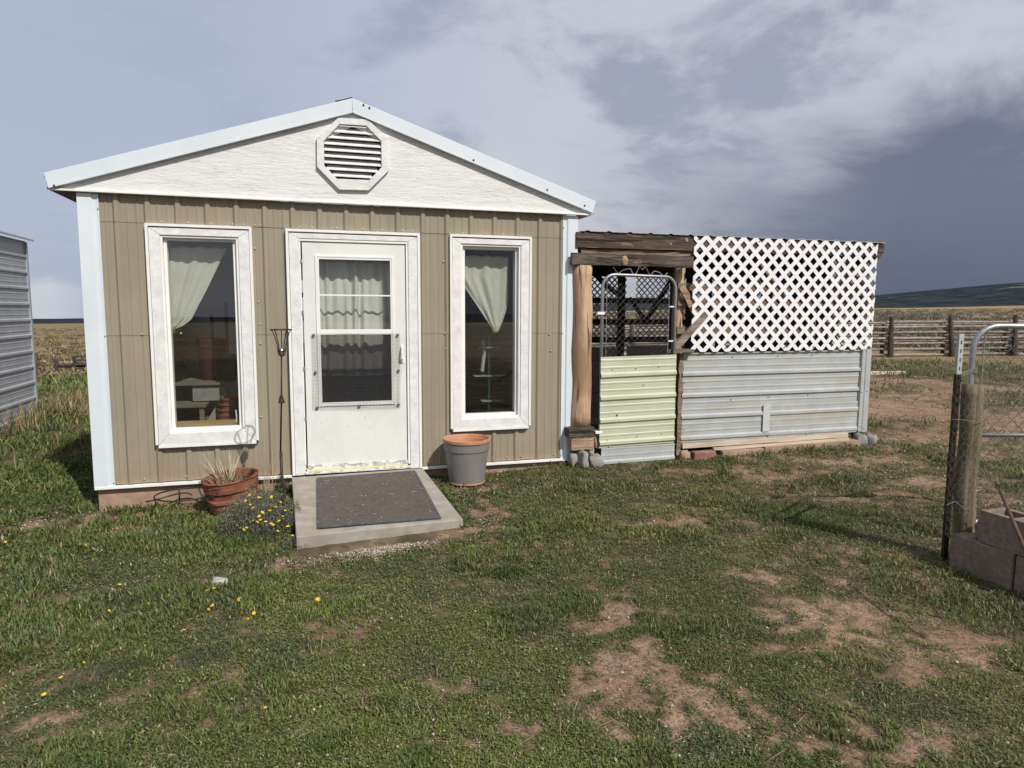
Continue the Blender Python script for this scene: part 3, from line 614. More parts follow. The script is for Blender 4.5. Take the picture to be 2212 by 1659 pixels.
for z in (.12, .55, 1.0, 1.5, 1.95): MB().box(-.004, .012, Y-.016, Y-.0105, z, z+.035).build('hinge_leaf', M['tube'], df)
door = empty('storm_door', (.46, WY, .14), shed); dY = WY-.022
ux0, ux1, uz0, uz1 = .152, .776, 1.368, 1.990; lx0, lx1, lz0, lz1 = .150, .778, .708, 1.322
mb = MB()
for p in ((.012, ux0-.034, .14, 2.138), (ux1+.034, .912, .14, 2.138), (ux0-.034, ux1+.034, .14, lz0-.034), (ux0-.034, ux1+.034, uz1+.036, 2.138)): mb.box(p[0], p[1], dY, dY+.03, p[2], p[3])
mb.build('door_skin', M['door'], door)
zz0, zz1 = lz0-.034, uz1+.036
ring(MB(), [(ux0-.034, zz0), (ux1+.034, zz0), (ux1+.034, zz1), (ux0-.034, zz1)], [(ux0-.012, zz0+.018), (ux1+.012, zz0+.018), (ux1+.012, zz1-.018), (ux0-.012, zz1-.018)], dY-.010, dY+.02).build('glazing_bead', M['vinyl'], door, bev=.003)
mb = MB()
for p in ((ux0-.012, ux0, zz0+.018, zz1-.018), (ux1, ux1+.012, zz0+.018, zz1-.018), (ux0, ux1, lz1, uz0), (ux0, ux1, zz0+.018, lz0), (ux0, ux1, uz1, zz1-.018)): mb.box(p[0], p[1], dY-.006, dY+.018, p[2], p[3])
mb.build('glazing_frame', M['vinyl'], door, bev=.002)
MB().box(ux0, ux1, dY-.001, dY+.012, 1.667, 1.680).build('muntin', M['vinyl'], door, bev=.002)
MB().add([(ux0, dY+.008, uz0), (ux1, dY+.008, uz0), (ux1, dY+.008, uz1), (ux0, dY+.008, uz1)], [(0, 1, 2, 3)]).build('glass_pane', M['glass'], door)
# insect screen: a fine dark weave over the lower light
def screen_mat():
    m = bpy.data.materials.new('insect_screen'); m.use_nodes = True; t = NT(m.node_tree); t.n.clear()
    d = t.new('ShaderNodeBsdfDiffuse'); d.inputs[0].default_value = (.035, .035, .036, 1); tr = t.new('ShaderNodeBsdfTransparent')
    mx = t.new('ShaderNodeMixShader'); mx.inputs[0].default_value = .68; t.l.new(tr.outputs[0], mx.inputs[1]); t.l.new(d.outputs[0], mx.inputs[2])
    o = t.new('ShaderNodeOutputMaterial'); t.l.new(mx.outputs[0], o.inputs[0]); return m
M['screen'] = screen_mat()
MB().add([(lx0, dY+.006, lz0), (lx1, dY+.006, lz0), (lx1, dY+.006, lz1), (lx0, dY+.006, lz1)], [(0, 1, 2, 3)]).build('insect_screen', M['screen'], door)
# hardware cloth screwed over it with big washers
mx0, mx1, mz0, mz1 = .070, .855, .643, 1.332; mb = MB(); hy = dY-.014
def warp(x, z): return Vector((x+.004*math.sin(z*7), hy-.003*math.sin(x*11+z*5), z+.006*math.sin(x*6+.5)*(1-(z-mz0)/(mz1-mz0))))
nx, nz_ = 61, 54
for i in range(nx+1): x = mx0+(mx1-mx0)*i/nx; mb.tube([warp(x, mz0+(mz1-mz0)*k/8) for k in range(9)], .00075, 3, False)
for j in range(nz_+1): z = mz0+(mz1-mz0)*j/nz_; mb.tube([warp(mx0+(mx1-mx0)*k/8, z)+Vector((0, -.0014, 0)) for k in range(9)], .00075, 3, False)
mb.build('hardware_cloth', M['mesh_wire'], door)
ws = smesh(MB().lathe((0, 0, 0), [(.013, 0), (.013, .002), (.006, .003), (.006, .006), (0, .0065)], 12), 'washer', M['mesh_wire'])
for x, z in ((.090, 1.318), (.835, 1.315), (.098, .985), (.838, .985), (.105, .664), (.477, .668), (.835, .668)): inst(ws, 'washer', (x, hy-.002, z), door, (rad(90), 0, 0))
hn = MB(); hn.box(.862, .888, dY-.010, dY, 1.055, 1.225); hn.tube([(.875, dY-.008, 1.205), (.872, dY-.040, 1.195), (.868, dY-.046, 1.15), (.868, dY-.044, 1.10), (.873, dY-.010, 1.072)], .0085, 8); hn.lathe((.877, dY-.02, 1.19), [(0, -.01), (.012, -.01), (.012, .01), (0, .01)], 10)
hn.build('door_handle', M['vinyl'], door, bev=.002)

# ------------------------------------------------------------------ curtains and what stands inside the shed
def curtain(name, label, outline, Y, m, folds=7, amp=.018, n=46, k=40):
    """outline(t): t in 0..1 down the drop -> (x left, x right, z)."""
    mb = MB(); vs = []
    for j in range(k+1):
        t = j/k; xl, xr, z = outline(t)
        for i in range(n+1):
            s = i/n; x = xl+(xr-xl)*s; ph = s*folds*2*math.pi+1.2*math.sin(s*5)+.6*math.sin(t*3+s*9)
            vs.append((x, Y+amp*math.sin(ph)*(0.6+.4*math.sin(s*13+1))+amp*.4*math.sin(s*31+t*5), z+.006*math.sin(s*25)*(1 if j in (0, k) else 0)))
    mb.add(vs, [(j*(n+1)+i, (j+1)*(n+1)+i, (j+1)*(n+1)+i+1, j*(n+1)+i+1) for j in range(k) for i in range(n)])
    o = mb.build(name, m, smooth=True); so = o.modifiers.new('cloth', 'SOLIDIFY'); so.thickness = .003
    return tag(o, label, 'curtain', 'curtains behind the front glass')
def oL(t):     # tied toward the left jamb: right hem sweeps down to the left
    z = 2.078-.712*t
    return -1.13, float(np.interp(z, [1.366, 1.40, 1.458, 1.58, 1.704, 1.90, 2.078], [-1.085, -1.00, -.925, -.865, -.798, -.700, -.612])), z
curtain('window_curtain', 'cream curtain swept to the left inside the window left of the door', oL, WY+.15, M['cloth'], 3, .012)
def oR(t):
    z = 2.072-.745*t; xl = 1.44+.02*t if t < .28 else 1.4456+(t-.28)/.72*.375; xr = 1.958-.02*t-.10*max(0, (t-.55)/.45)**1.6
    return min(xl, 1.80), xr, z
curtain('window_curtain', 'cream curtain gathered to a low point inside the window right of the door', oR, WY+.15, M['cloth'], 3, .014)
curtain('door_curtain', 'white pleated curtain hanging across the inside of the storm door', lambda t: (.11-.01*t, .81+.01*t, 1.985-1.0*t), WY+.13, M['cloth2'], 9, .022, n=110)
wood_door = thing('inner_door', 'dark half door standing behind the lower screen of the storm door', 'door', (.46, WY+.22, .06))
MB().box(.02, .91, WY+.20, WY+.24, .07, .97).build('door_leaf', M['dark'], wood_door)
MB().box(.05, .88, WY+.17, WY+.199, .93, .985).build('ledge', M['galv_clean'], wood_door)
def shelf(nm, label, x0, x1, y0, y1, z, m='ply_in', legs=True):
    t_ = thing(nm, label, 'table', ((x0+x1)/2, (y0+y1)/2, .06)); MB().box(x0, x1, y0, y1, z-.02, z).build('tabletop', M[m], t_)
    if legs:
        for x in (x0+.04, x1-.04):
            for y in (y0+.04, y1-.04): MB().box(x-.02, x+.02, y-.02, y+.02, .06, z-.02).build('leg', M['grey_wood'], t_)
    return t_
shelf('work_table', 'pale plywood work table loaded with pots behind the left window', -1.45, -.40, 6.95, 7.55, .86)
shelf('low_bench', 'low plywood bench under the work table behind the left window', -1.45, -.86, 6.75, 7.2, .68)
bx = thing('plywood_offcut', 'grey white panel standing between the table and the low bench behind the left window', 'board', (-.9, 7.0, .69))
MB().prism([(-1.0, .69), (-.72, .69), (-.70, .76), (-.74, .835), (-1.0, .835)], 6.98, 7.0).build('board_sheet', M['cobble'], bx)
bx = thing('sunlight_triangle', 'board shaped as the triangle of sunlight under the low bench behind the left window', 'board', (-.88, 6.74, .44))
MB().prism([(-1.0, .44), (-.78, .44), (-.78, .66), (-.86, .53), (-1.0, .50)], 6.72, 6.74).build('board_sheet', M['cobble'], bx)  # the triangular patch of sunlight is modelled as a board shape
def pot(nm, label, c, r, h, m, cat='pot', group=None, n=20, rim=True, parent=None):
    pr = [(0, .004), (r*.72, .004), (r*.72, 0), (r*.74, 0), (r*.96, h*.80)]
    if rim: pr += [(r*1.05, h*.80), (r*1.06, h), (r*.97, h), (r*.92, h*.80), (r*.68, .02), (0, .02)]
    else: pr += [(r, h), (r*.94, h), (r*.68, .02), (0, .02)]
    o = MB().lathe(c, pr, n).build(nm, M[m], parent, smooth=False)
    if parent is None: tag(o, label, cat, group)
    return o
for i in range(5):
    pot('nursery_pot', ['bottom','second','middle','fourth','topmost'][i]+' black nursery pot of the nested stack on the work table', (-1.22, 7.25, .861+i*.075), .13, .15, 'dark', group='black pots stacked on the work table')
for i in range(3):
    pot('nursery_pot', ['lowest','middle','top'][i]+' pot of the low dark stack beside the red bucket', (-.66, 7.15, .861+i*.06), .10, .13, 'dark', group='dark pots beside the bucket')
pot('bucket', 'tall dull red bucket on the work table behind the left window', (-.86, 7.3, .861), .14, .40, 'red', 'bucket')
for i in range(5):
    pot('clay_pot', ['lowest','second lowest','middle','second highest','top'][i]+' terracotta pot of the stack low in the left window', (-.71+.012*i, 6.8, .44+i*.05), .085, .10, 'terra_old', group='terracotta pots stacked on the sill shelf')
MB().box(-1.2, -.50, 6.62, 6.9, .40, .438).build('ledge_board', M['pine'], shed)
MB().box(-1.068, -.558, WY+.075, WY+.10, .528, .572).build('inner_sill', M['pine'], shed)
cl = thing('window_crank', 'small white crank handle at the bottom corner of the left window', 'handle', (-.585, WY+.055, .58)); MB().tube([(-.588, WY+.06, .55), (-.582, WY+.058, .59), (-.588, WY+.06, .66)], .006, 6).build('crank_arm', M['vinyl'], cl)
ch = thing('wooden_chair', 'old wooden chair standing at the back of the shed behind the red bucket', 'chair', (-.62, 7.8, .86))
MB().box(-.92, -.50, 7.75, 7.80, 1.42, 1.46).build('backrest', M['rough_wood'], ch)
for x in (-.90, -.76, -.52): MB().box(x-.015, x+.015, 7.75, 7.79, .90, 1.62 if x == -.76 else 1.50).build('leg', M['rough_wood'], ch)
pl = thing('pole_stand', 'dark green metal pole with small shelves inside the right window', 'pole', (1.82, 6.85, .06))
MB().tube([(1.83, 6.85, .06), (1.83, 6.85, 2.3)], .016, 8).build('pole', M['green_pole'], pl)
for z, a, b in ((1.17, 1.70, 1.92), (.88, 1.66, 1.99), (.62, 1.74, 1.93)): MB().box(a, b, 6.80, 6.90, z-.008, z).build('shelf', M['galv_clean'], pl)
MB().tube([(1.76, 6.84, 1.24), (1.77, 6.84, 1.1), (1.75, 6.84, .92)], .02, 8).build('feeder', M['galv'], pl)
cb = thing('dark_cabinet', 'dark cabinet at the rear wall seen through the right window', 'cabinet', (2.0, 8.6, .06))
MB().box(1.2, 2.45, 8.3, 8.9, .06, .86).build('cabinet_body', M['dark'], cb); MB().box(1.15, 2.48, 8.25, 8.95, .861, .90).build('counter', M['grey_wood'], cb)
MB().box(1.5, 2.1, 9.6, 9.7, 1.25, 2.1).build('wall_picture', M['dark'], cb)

# ------------------------------------------------------------------ the covered pen beside the shed
pen = thing('animal_pen', 'weathered timber pen with white lattice above corrugated metal sheets, joined to the shed', 'animal pen', (4.4, WY, 0.0))
PY = WY; PB = 8.85
def rough_beam(mb, a, b, w_, h, seed=0, n=14, amp=.006):
    """bar with slightly wandering edges"""
    a, b = Vector(a), Vector(b); d = (b-a).normalized(); up = Vector((0, 0, 1)) if abs(d.z) < .9 else Vector((0, 1, 0)); sd_ = d.cross(up).normalized(); u = sd_.cross(d)
    o = len(mb.v); rr = random.Random(seed)
    for i in range(n+1):
        p = a+(b-a)*(i/n)
        for sx_, sz in ((-1, -1), (1, -1), (1, 1), (-1, 1)):
            mb.v.append(p+sd_*(sx_*w_/2+rr.uniform(-amp, amp))+u*(sz*h/2+rr.uniform(-amp, amp)))
    for i in range(n):
        for k in range(4): mb.f.append((o+i*4+k, o+i*4+(k+1) % 4, o+(i+1)*4+(k+1) % 4, o+(i+1)*4+k))
    mb.f += [(o+3, o+2, o+1, o), tuple(o+n*4+k for k in range(4))]; return mb
rough_beam(MB(), (2.588, PY-.02, 2.240), (6.31, PY-.02, 2.240), .06, .155, 3).build('header_beam', M['dark_wood'], pen, bev=.003)
rough_beam(MB(), (2.522, PY-.085, 2.050), (3.86, PY-.085, 2.046), .05, .112, 4).build('cross_beam', M['dark_wood'], pen, bev=.003)
rough_beam(MB(), (2.65, PY-.01, 2.130), (3.90, PY-.01, 2.135), .03, .045, 5).build('filler_board', M['grey_wood'], pen)
MB().lathe((0, 0, 0), [(0, .02), (.022, .02), (.034, .012), (.038, 0)], 12, lambda t, z: .18*math.cos(t+.6)).build('x', M['rough_wood'])
kn = bpy.data.objects['x']; kn.name = 'cut_knot'; kn.parent = pen; kn.rotation_euler = (rad(90), 0, 0); kn.scale = (1, 1.35, 1); kn.location = Vector((3.075, PY-.112, 2.045))-pen.location
k2 = inst(kn.data, 'cut_knot', (3.80, PY-.052, 2.275), pen, (rad(90), 0, 0), (.55, .65, .4)); k3 = inst(kn.data, 'cut_knot', (3.62, PY-.052, 2.225), pen, (rad(90), 0, 0), (.38, .4, .3))
def log(mb, a, b, r0, r1, seed, n=14, k=14, wob=.05):
    a, b = Vector(a), Vector(b); rr = random.Random(seed); ph = [rr.uniform(0, 6.28) for _ in range(4)]
    pts = [a+(b-a)*(i/n)+Vector((math.sin(i*.9+ph[0])*.006, math.sin(i*.7+ph[1])*.006, 0)) for i in range(n+1)]
    rs_ = [(r0+(r1-r0)*i/n)*(1+wob*math.sin(i*1.3+ph[2])*.5+rr.uniform(-wob, wob)*.4) for i in range(n+1)]
    return mb.tube(pts, rs_, k)
log(MB(), (2.674, PY-.02, .39), (2.668, PY-.02, 1.992), .104, .102, 5, 16, 18, .03).build('log_post', M['log'], pen, smooth=True)
rough_beam(MB(), (2.497, PY-.06, .337), (2.765, PY-.06, .341), .19, .094, 8, 6, .005).build('footing_timber', M['dark_wood'], pen)
rough_beam(MB(), (2.530, PY-.05, .222), (2.772, PY-.05, .226), .19, .128, 9, 6, .005).build('footing_timber', M['rough_wood'], pen, label='split tan footing timber with brown rings')
MB().add([(2.772, PY-.15, .30), (2.80, PY-.14, .17), (2.84, PY-.12, .17), (2.80, PY-.1, .36), (2.772, PY-.10, .17)], [(0, 1, 3), (1, 2, 3), (0, 4, 1)]).build('splinter_board', M['rough_wood'], pen)
log(MB(), (3.815, PY+.10, .02), (3.82, PY+.10, 2.15), .065, .06, 11, 12, 12, .03).build('log_post', M['log'], pen, smooth=True)
rough_beam(MB(), (3.795, PY-.005, .02), (3.80, PY-.005, 1.10), .05, .065, 12).build('gate_jamb', M['grey_wood'], pen)
for z in (1.80, 1.64, 1.34): rough_beam(MB(), (3.76, PY+.03, z), (6.2, PY+.05, z+.01), .04, .075, int(z*100)).build('side_rail', M['grey_wood'], pen)
rough_beam(MB(), (3.77, PY-.035, 1.80), (4.01, PY-.015, 1.45), .025, .075, 13, 8, .004).build('brace_board', M['rough_wood'], pen)
rough_beam(MB(), (3.69, PY-.085, 1.165), (4.055, PY-.065, 1.520), .03, .070, 14, 8, .004).build('diagonal_board', M['rail'], pen, bev=.002)
MB().box(3.60, 3.90, PY-.115, PY-.0, 1.118, 1.150).build('jamb_cap', M['grey_wood'], pen)
# lattice: two layers of strips at 45 degrees, each strip a piece
def clip(poly, x0, x1, z0, z1):
    for ax_, lim, s in ((0, x0, 1), (0, x1, -1), (1, z0, 1), (1, z1, -1)):
        out = []
        for i in range(len(poly)):
            p, q = poly[i], poly[(i+1) % len(poly)]; pi, qi = s*(p[ax_]-lim) >= 0, s*(q[ax_]-lim) >= 0
            if pi: out.append(p)
            if pi != qi:
                t = (lim-p[ax_])/(q[ax_]-p[ax_]); out.append((p[0]+(q[0]-p[0])*t, p[1]+(q[1]-p[1])*t))
        poly = out
        if len(poly) < 3: return None
    return poly
def lattice(x0, x1, z0, z1, Y, m, plane='xz', pitch=.1495, wd=.0425, X=None, single=None, hide=None):
    pan = empty('lattice_panel', (x0, Y, z0) if plane == 'xz' else (X, x0, z0), pen); L = (x1-x0)+(z1-z0); bulk = MB()
    for layer, s in ((0, 1), (1, -1)):
        k = 0
        while k*pitch < L+pitch:
            c = (x0-(z1-z0)+k*pitch) if s > 0 else (x0+k*pitch)   # x where the strip's centre line meets z0
            c += random.uniform(-.0025, .0025); h = wd/2*math.sqrt(2); H = (z1-z0)
            poly = [(c-h, z0), (c+h, z0), (c+h+s*H, z1), (c-h+s*H, z1)]; poly = clip(poly, x0, x1, z0, z1); k += 1
            if not poly: continue
            ar = abs(sum(poly[i][0]*poly[(i+1) % len(poly)][1]-poly[(i+1) % len(poly)][0]*poly[i][1] for i in range(len(poly))))/2
            if ar < .0008: continue
            if plane == 'xz':
                mb = bulk if single else MB(); mb.prism(poly, Y-.014+layer*.0065, Y-.0082+layer*.0065)
            else:
                mb = bulk if single else MB(); t_ = MB().prism(poly, 0, .006); mb.add([(X+layer*.0065+v.y, v.x, v.z) for v in t_.v], t_.f)
            if not single: mb.build('lattice_strip', m, pan, bev=.0)
    if single: bulk.build('lattice_strip', m, pan, kind='stuff')
    return pan
lattice(3.887, 6.238, 1.118, 2.320, PY-.055, M['lattice'])
xg0, xg1 = at(1350, 740, PB+.08).x, at(1371, 740, PB+.08).x
lattice(2.75, xg0, 1.14, 2.20, PB+.08, M['lattice'], pitch=.088, wd=.020, single=True)
lattice(xg1, 6.20, 1.14, 2.20, PB+.08, M['lattice'], pitch=.088, wd=.015, single=True)
lattice(PY+.05, PB, 1.14, 2.25, 0, M['lattice'], 'yz', X=6.26)
# steel sheets
sheet_h(3.812, 6.125, .150, 1.108, PY-.03, .195, .006, wav=.003).build('corrugated_sheet', M['galv'], pen)
MB().box(4.825, 4.912, PY-.0535, PY-.052, .225, .535).build('patch_strap', M['strap'], pen)
sheet_h(4.905, 6.12, .155, .52, PY-.040, .195, .004, amp=.6).build('corrugated_sheet', M['galv'], pen, label='patch sheet lapped over the lower right of the wall')
mb = MB(); q = [(6.112, PY-.035), (6.118, PY-.062), (6.150, PY-.062), (6.156, PY-.054), (6.170, PY-.054), (6.176, PY-.062), (6.245, PY-.060), (6.262, PY+.03), (6.262, PY+.12)]
mb.add([(x, y, .165+.005*math.sin(i)) for i, (x, y) in enumerate(q)]+[(x+.002, y, 1.125+.006*math.sin(i*2)) for i, (x, y) in enumerate(q)], [(i, i+1, len(q)+i+1, len(q)+i) for i in range(len(q)-1)])
o = mb.build('corner_flashing', M['galv'], pen); so = o.modifiers.new('t', 'SOLIDIFY'); so.thickness = .002
sheet_h(PY+.05, PB, .16, 1.12, 6.262, .195, axis='x').build('corrugated_sheet', M['galv'], pen)
for x, z, Y in ((4.42, 1.063, PY-.04), (5.0, 1.068, PY-.04), (5.45, 1.072, PY-.04), (4.42, .60, PY-.04), (4.9, .615, PY-.04), (5.42, .62, PY-.04), (5.42, .17, PY-.05), (4.42, .18, PY-.04), (4.86, .21, PY-.05), (3.845, .90, PY-.04), (3.845, .80, PY-.04), (3.85, .30, PY-.04), (6.135, .63, PY-.064), (6.21, .64, PY-.064), (6.20, .20, PY-.064), (6.15, .23, PY-.064)):
    inst(scr, 'screw', (x, Y, z), pen, (rad(90), 0, 0), (.9, .9, .9))
for i in range(7):
    for z in (1.155, 2.285): inst(dk, 'screw', (3.935+i*.374+random.uniform(-.02, .02), PY-.071, z+random.uniform(-.006, .006)), pen, (rad(90), 0, 0), (.8, .8, .8))
# plinth boards and blocks below the sheets
rough_beam(MB(), (3.83, PY-.035, .118), (5.98, PY-.035, .132), .05, .052, 21, 10, .003).build('plinth_board', M['pink_plank'], pen)
rough_beam(MB(), (4.20, PY-.055, .068), (5.98, PY-.06, .088), .05, .028, 22, 10, .002).build('plinth_board', M['pink_plank'], pen)
for a, b, c, d in ((4.28, 4.80, -.06, .050), (4.815, 5.45, -.06, .066), (5.465, 6.09, -.06, .072)): rough_beam(MB(), (a, PY-.06, (c+d)/2), (b, PY-.06, (c+d)/2+.004), .14, d-c, int(a*9), 6, .004).build('plinth_block', M['found'], pen)
MB().box(5.99, 6.06, PY-.02, PY+.05, -.02, .15).build('corner_post_foot', M['dark_wood'], pen)
# frame behind: corner posts, back rails, V brace, roof
for x, y, r_ in ((6.18, PY+.10, .06), (4.26, PB-.02, .058), (2.72, PB-.02, .055), (6.15, PB-.02, .055)):
    log(MB(), (x, y, -.05), (x, y, 2.22), r_, r_*.95, int(x*10+y), 10, 10, .05).build('frame_post', M['dark_wood'], pen, smooth=True)
for z in (1.69, 1.39, 1.145): rough_beam(MB(), (2.64, PB-.03, z), (6.2, PB-.03, z-.005), .04, .075, int(z*77)).build('back_rail', M['dark_wood'], pen)
rough_beam(MB(), (2.64, PB-.03, 2.10), (6.25, PB-.03, 2.10), .05, .17, 31).build('back_header', M['dark_wood'], pen)
rough_beam(MB(), (4.36, PB-.07, 1.72), (4.62, PB-.07, 1.40), .03, .055, 32, 6).build('back_brace', M['dark_wood'], pen)
rough_beam(MB(), (4.62, PB-.07, 1.40), (5.03, PB-.07, 2.02), .03, .06, 33, 6).build('back_brace', M['dark_wood'], pen)
rough_beam(MB(), (3.85, PB-.07, 2.02), (4.24, PB-.07, 1.72), .03, .06, 34, 6).build('back_brace', M['dark_wood'], pen)
rough_beam(MB(), (5.05, PB-.07, 2.02), (5.35, PB-.07, 1.62), .03, .06, 35, 6).build('back_brace', M['dark_wood'], pen)
sheet_h(2.64, 4.20, .05, 1.04, PB-.055, .195).build('back_sheet', M['galv'], pen)
sheet_h(4.34, 6.2, .05, 1.06, PB-.055, .195, -.02).build('back_sheet', M['galv'], pen)
for x in (3.2, 3.95, 4.7, 5.45, 6.15): rough_beam(MB(), (x, PY+.02, 2.24), (x, PB+.1, 2.18), .05, .11, int(x*7)).build('rafter', M['dark_wood'], pen)
mb = MB(); P = prof_pts(2.64, 6.34, 2.7, .2286, .5); n = len(P)
mb.add([(x, PY-.07, 2.319+h) for x, h in P]+[(x, PB+.2, 2.262+h) for x, h in P], [(i, i+1, n+i+1, n+i) for i in range(n-1)])
o = mb.build('roof_sheet', M['galv'], pen); so = o.modifiers.new('t', 'SOLIDIFY'); so.thickness = .005; so.offset = 1
MB().add([(6.25, PY-.05, 2.31), (6.35, PY-.05, 2.31), (6.345, PY-.05, 2.22), (6.26, PY-.05, 2.12), (6.25, PY+.02, 2.31), (6.35, PY+.02, 2.31), (6.345, PY+.02, 2.22), (6.26, PY+.02, 2.12)],
         [(0, 3, 2, 1), (4, 5, 6, 7), (0, 1, 5, 4), (1, 2, 6, 5), (2, 3, 7, 6), (3, 0, 4, 7)]).build('beam_end', M['dark_wood'], pen)
MB().box(6.25, 6.31, PY+.0, PY+.06, 1.70, 1.80).build('rail_end', M['dark_wood'], pen)
# boarded inner wall behind the lattice, a couple of paler braces
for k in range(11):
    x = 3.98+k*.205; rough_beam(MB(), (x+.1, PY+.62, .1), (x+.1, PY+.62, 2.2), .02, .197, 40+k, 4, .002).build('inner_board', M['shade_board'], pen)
rough_beam(MB(), (4.75, PY+.06, 2.15), (5.32, PY+.06, 1.45), .03, .075, 61, 6).build('brace_board', M['rough_wood'], pen)
rough_beam(MB(), (6.15, PY+.06, 2.05), (5.62, PY+.06, 1.25), .03, .075, 62, 6).build('brace_board', M['rough_wood'], pen)

# gate of the pen
gt = thing('pen_gate', 'small chain link gate with a pale yellow corrugated sheet over its lower half', 'gate', (3.25, PY-.14, 0.0)); gy = PY-.135
def arch(x0, x1, z0, z1, r, n=6):
    pts = [(x0, z0), (x0, z1-r)]+[(x0+r-r*math.cos(t), z1-r+r*math.sin(t)) for t in [math.pi/2*i/n for i in range(1, n+1)]]
    return pts+[(x1-r+r*math.sin(t), z1-r+r*math.cos(t)) for t in [math.pi/2*i/n for i in range(1, n+1)]]+[(x1, z0)]
fr_ = [(x, gy, z-(.012*(x-2.83))) for x, z in arch(2.838, 3.648, .16, 1.902, .13)]
MB().tube(fr_, .0165, 10).build('gate_frame', M['tube'], gt, smooth=True)
def chainlink(mb, P0, U, V_, w_, h, pit, r_, off=0.0):
    """zigzag wires filling w_ x h; P0 corner, U across, V_ up."""
    P0, U, V_ = Vector(P0), Vector(U), Vector(V_); Nn = U.cross(V_); k = -int(h/pit)-1
    while k*pit < w_:
        for s in (1, -1):
            x_a, z_a = k*pit+off, 0.0; a_ = []
            if s > 0: seg = [(x_a, 0), (x_a+h, h)]
            else: seg = [(x_a+h, 0), (x_a, h)]
            (xa, za), (xb, zb) = seg
            c = clip([(xa, za), (xb, zb), (xb+1e-5, zb)], 0, w_, 0, h)
            if c and len(c) >= 3:
                p, q = min(c, key=lambda t_: t_[1]), max(c, key=lambda t_: t_[1])
                if abs(p[1]-q[1]) > .01:
                    mb.tube([P0+U*p[0]+V_*p[1]+Nn*(.002*s), P0+U*q[0]+V_*q[1]+Nn*(.002*s)], r_, 4, False)
        k += 1
    return mb
chainlink(MB(), (2.885, gy, 1.06), (1, 0, 0), (0, 0, 1), .69, .76, .067, .0010).build('chain_link_mesh', M['wire'], gt)
for x in (2.885, 3.575): MB().tube([(x, gy, .2), (x, gy, 1.83)], .004, 6).build('tension_bar', M['tube'], gt)
for x, z in ((2.835, 1.52), (2.835, .33)): MB().box(x-.055, x+.022, gy-.024, gy+.02, z-.014, z+.014).build('hinge_strap', M['lattice'], gt, bev=.003)
for z in (1.59, 1.24): MB().box(3.58, 3.655, gy-.006, gy+.004, z-.007, z+.007).build('mesh_tie', M['lattice'], gt)
sheet_h(2.824, 3.668, .170, 1.088, gy-.020, .215, .014, wav=.0025).build('yellow_sheet', M['yellow'], gt)
sheet_h(2.848, 3.678, -.015, .166, gy-.018, .015, .010, amp=.7, pitch=.21).build('lower_sheet', M['galv'], gt)
for x, z in ((2.95, .965), (3.21, .972), (3.47, .985), (3.30, .80), (2.91, .255), (3.24, .275), (3.52, .29), (2.93, .185), (3.27, .20), (3.40, .205), (3.53, .22)): inst(scr, 'screw', (x, gy-.024, z), gt, (rad(90), 0, 0), (.9, .9, .9))
inst(dk, 'screw', (3.01, gy-.024, .50), gt, (rad(90), 0, 0))
hk = [(2.95, 1.975), (2.99, 1.925), (3.02, 1.92), (3.05, 1.945), (3.12, 1.965), (3.145, 1.955), (3.16, 1.92), (3.185, 1.905), (3.205, 1.92), (3.235, 1.985), (3.27, 1.955), (3.30, 1.985), (3.32, 1.96), (3.345, 1.91), (3.37, 1.905), (3.385, 1.93), (3.41, 1.945), (3.465, 1.93), (3.50, 1.90), (3.52, 1.90), (3.55, 1.93)]
tag(MB().tube([(x, gy+.005, z) for x, z in hk], .0035, 5).build('bent_wire_hook', M['shiny_wire']), 'bent bright wire resting on top of the pen gate under the beam', 'wire')

# loose stones at the foot of the pen
def stone(nm, label, c, sx_, sy_, sz_, m, seed, cat='stone', rz=0, n=3, group=None):
    import bmesh
    bm = bmesh.new(); bmesh.ops.create_icosphere(bm, subdivisions=n, radius=1); rr = random.Random(seed); o_ = (rr.uniform(0, 50), rr.uniform(0, 50), rr.uniform(0, 50))
    from mathutils import noise as mn
    for v in bm.verts:
        q = Vector(v.co); e = rr.uniform(.38, .6); q = Vector([math.copysign(abs(t_)**e, t_) for t_ in q])*.8
        q *= 1+.42*mn.noise(q*1.3+Vector(o_))+.10*mn.noise(q*4+Vector(o_))+.04*mn.noise(q*9+Vector(o_)); v.co = (q.x*sx_, q.y*sy_, q.z*sz_)
    me = bpy.data.meshes.new(nm); bm.to_mesh(me); bm.free(); me.materials.append(M[m]); me.polygons.foreach_set('use_smooth', [True]*len(me.polygons))
    o = bpy.data.objects.new(nm, me); COL.objects.link(o); o.location = c; o.rotation_euler = (0, 0, rz); return tag(o, label, cat, group)
stone('cobble', 'narrow upright grey cobble under the timber footing of the log post', (2.655, PY-.13, .06), .052, .09, .115, 'cobble', 2, rz=.2)
stone('cobble', 'grey cobble between the upright cobble and the pen gate', (2.79, PY-.14, .03), .085, .10, .085, 'cobble', 3, rz=-.3)
stone('cobble', 'rounded grey cobble sitting on another under the gate hinge', (2.755, PY-.07, .125), .05, .08, .06, 'cobble', 4)
stone('cobble', 'dark small cobble at the shed corner beside the log post footing', (2.57, PY-.06, .06), .05, .08, .09, 'cobble', 5)
stone('stone', 'tilted pink tan stone by the gate jamb of the pen', (3.80, PY-.15, .02), .062, .05, .085, 'found', 6, rz=.4)
br_ = rough_beam(MB(), (3.90, PY-.14, .015), (4.155, PY-.15, .018), .10, .11, 71, 4, .005).build('brick', M['redstone'], bev=.008); tag(br_, 'dark red brick lying in the weeds under the corrugated wall', 'brick')
stone('cobble', 'grey cobble propping the right corner of the pen', (6.17, PY-.02, .05), .075, .09, .12, 'cobble', 8)
stone('cobble', 'broad grey slab stone leaning at the right corner foot of the pen', (6.30, PY-.06, .02), .075, .09, .13, 'cobble', 9, rz=.5)

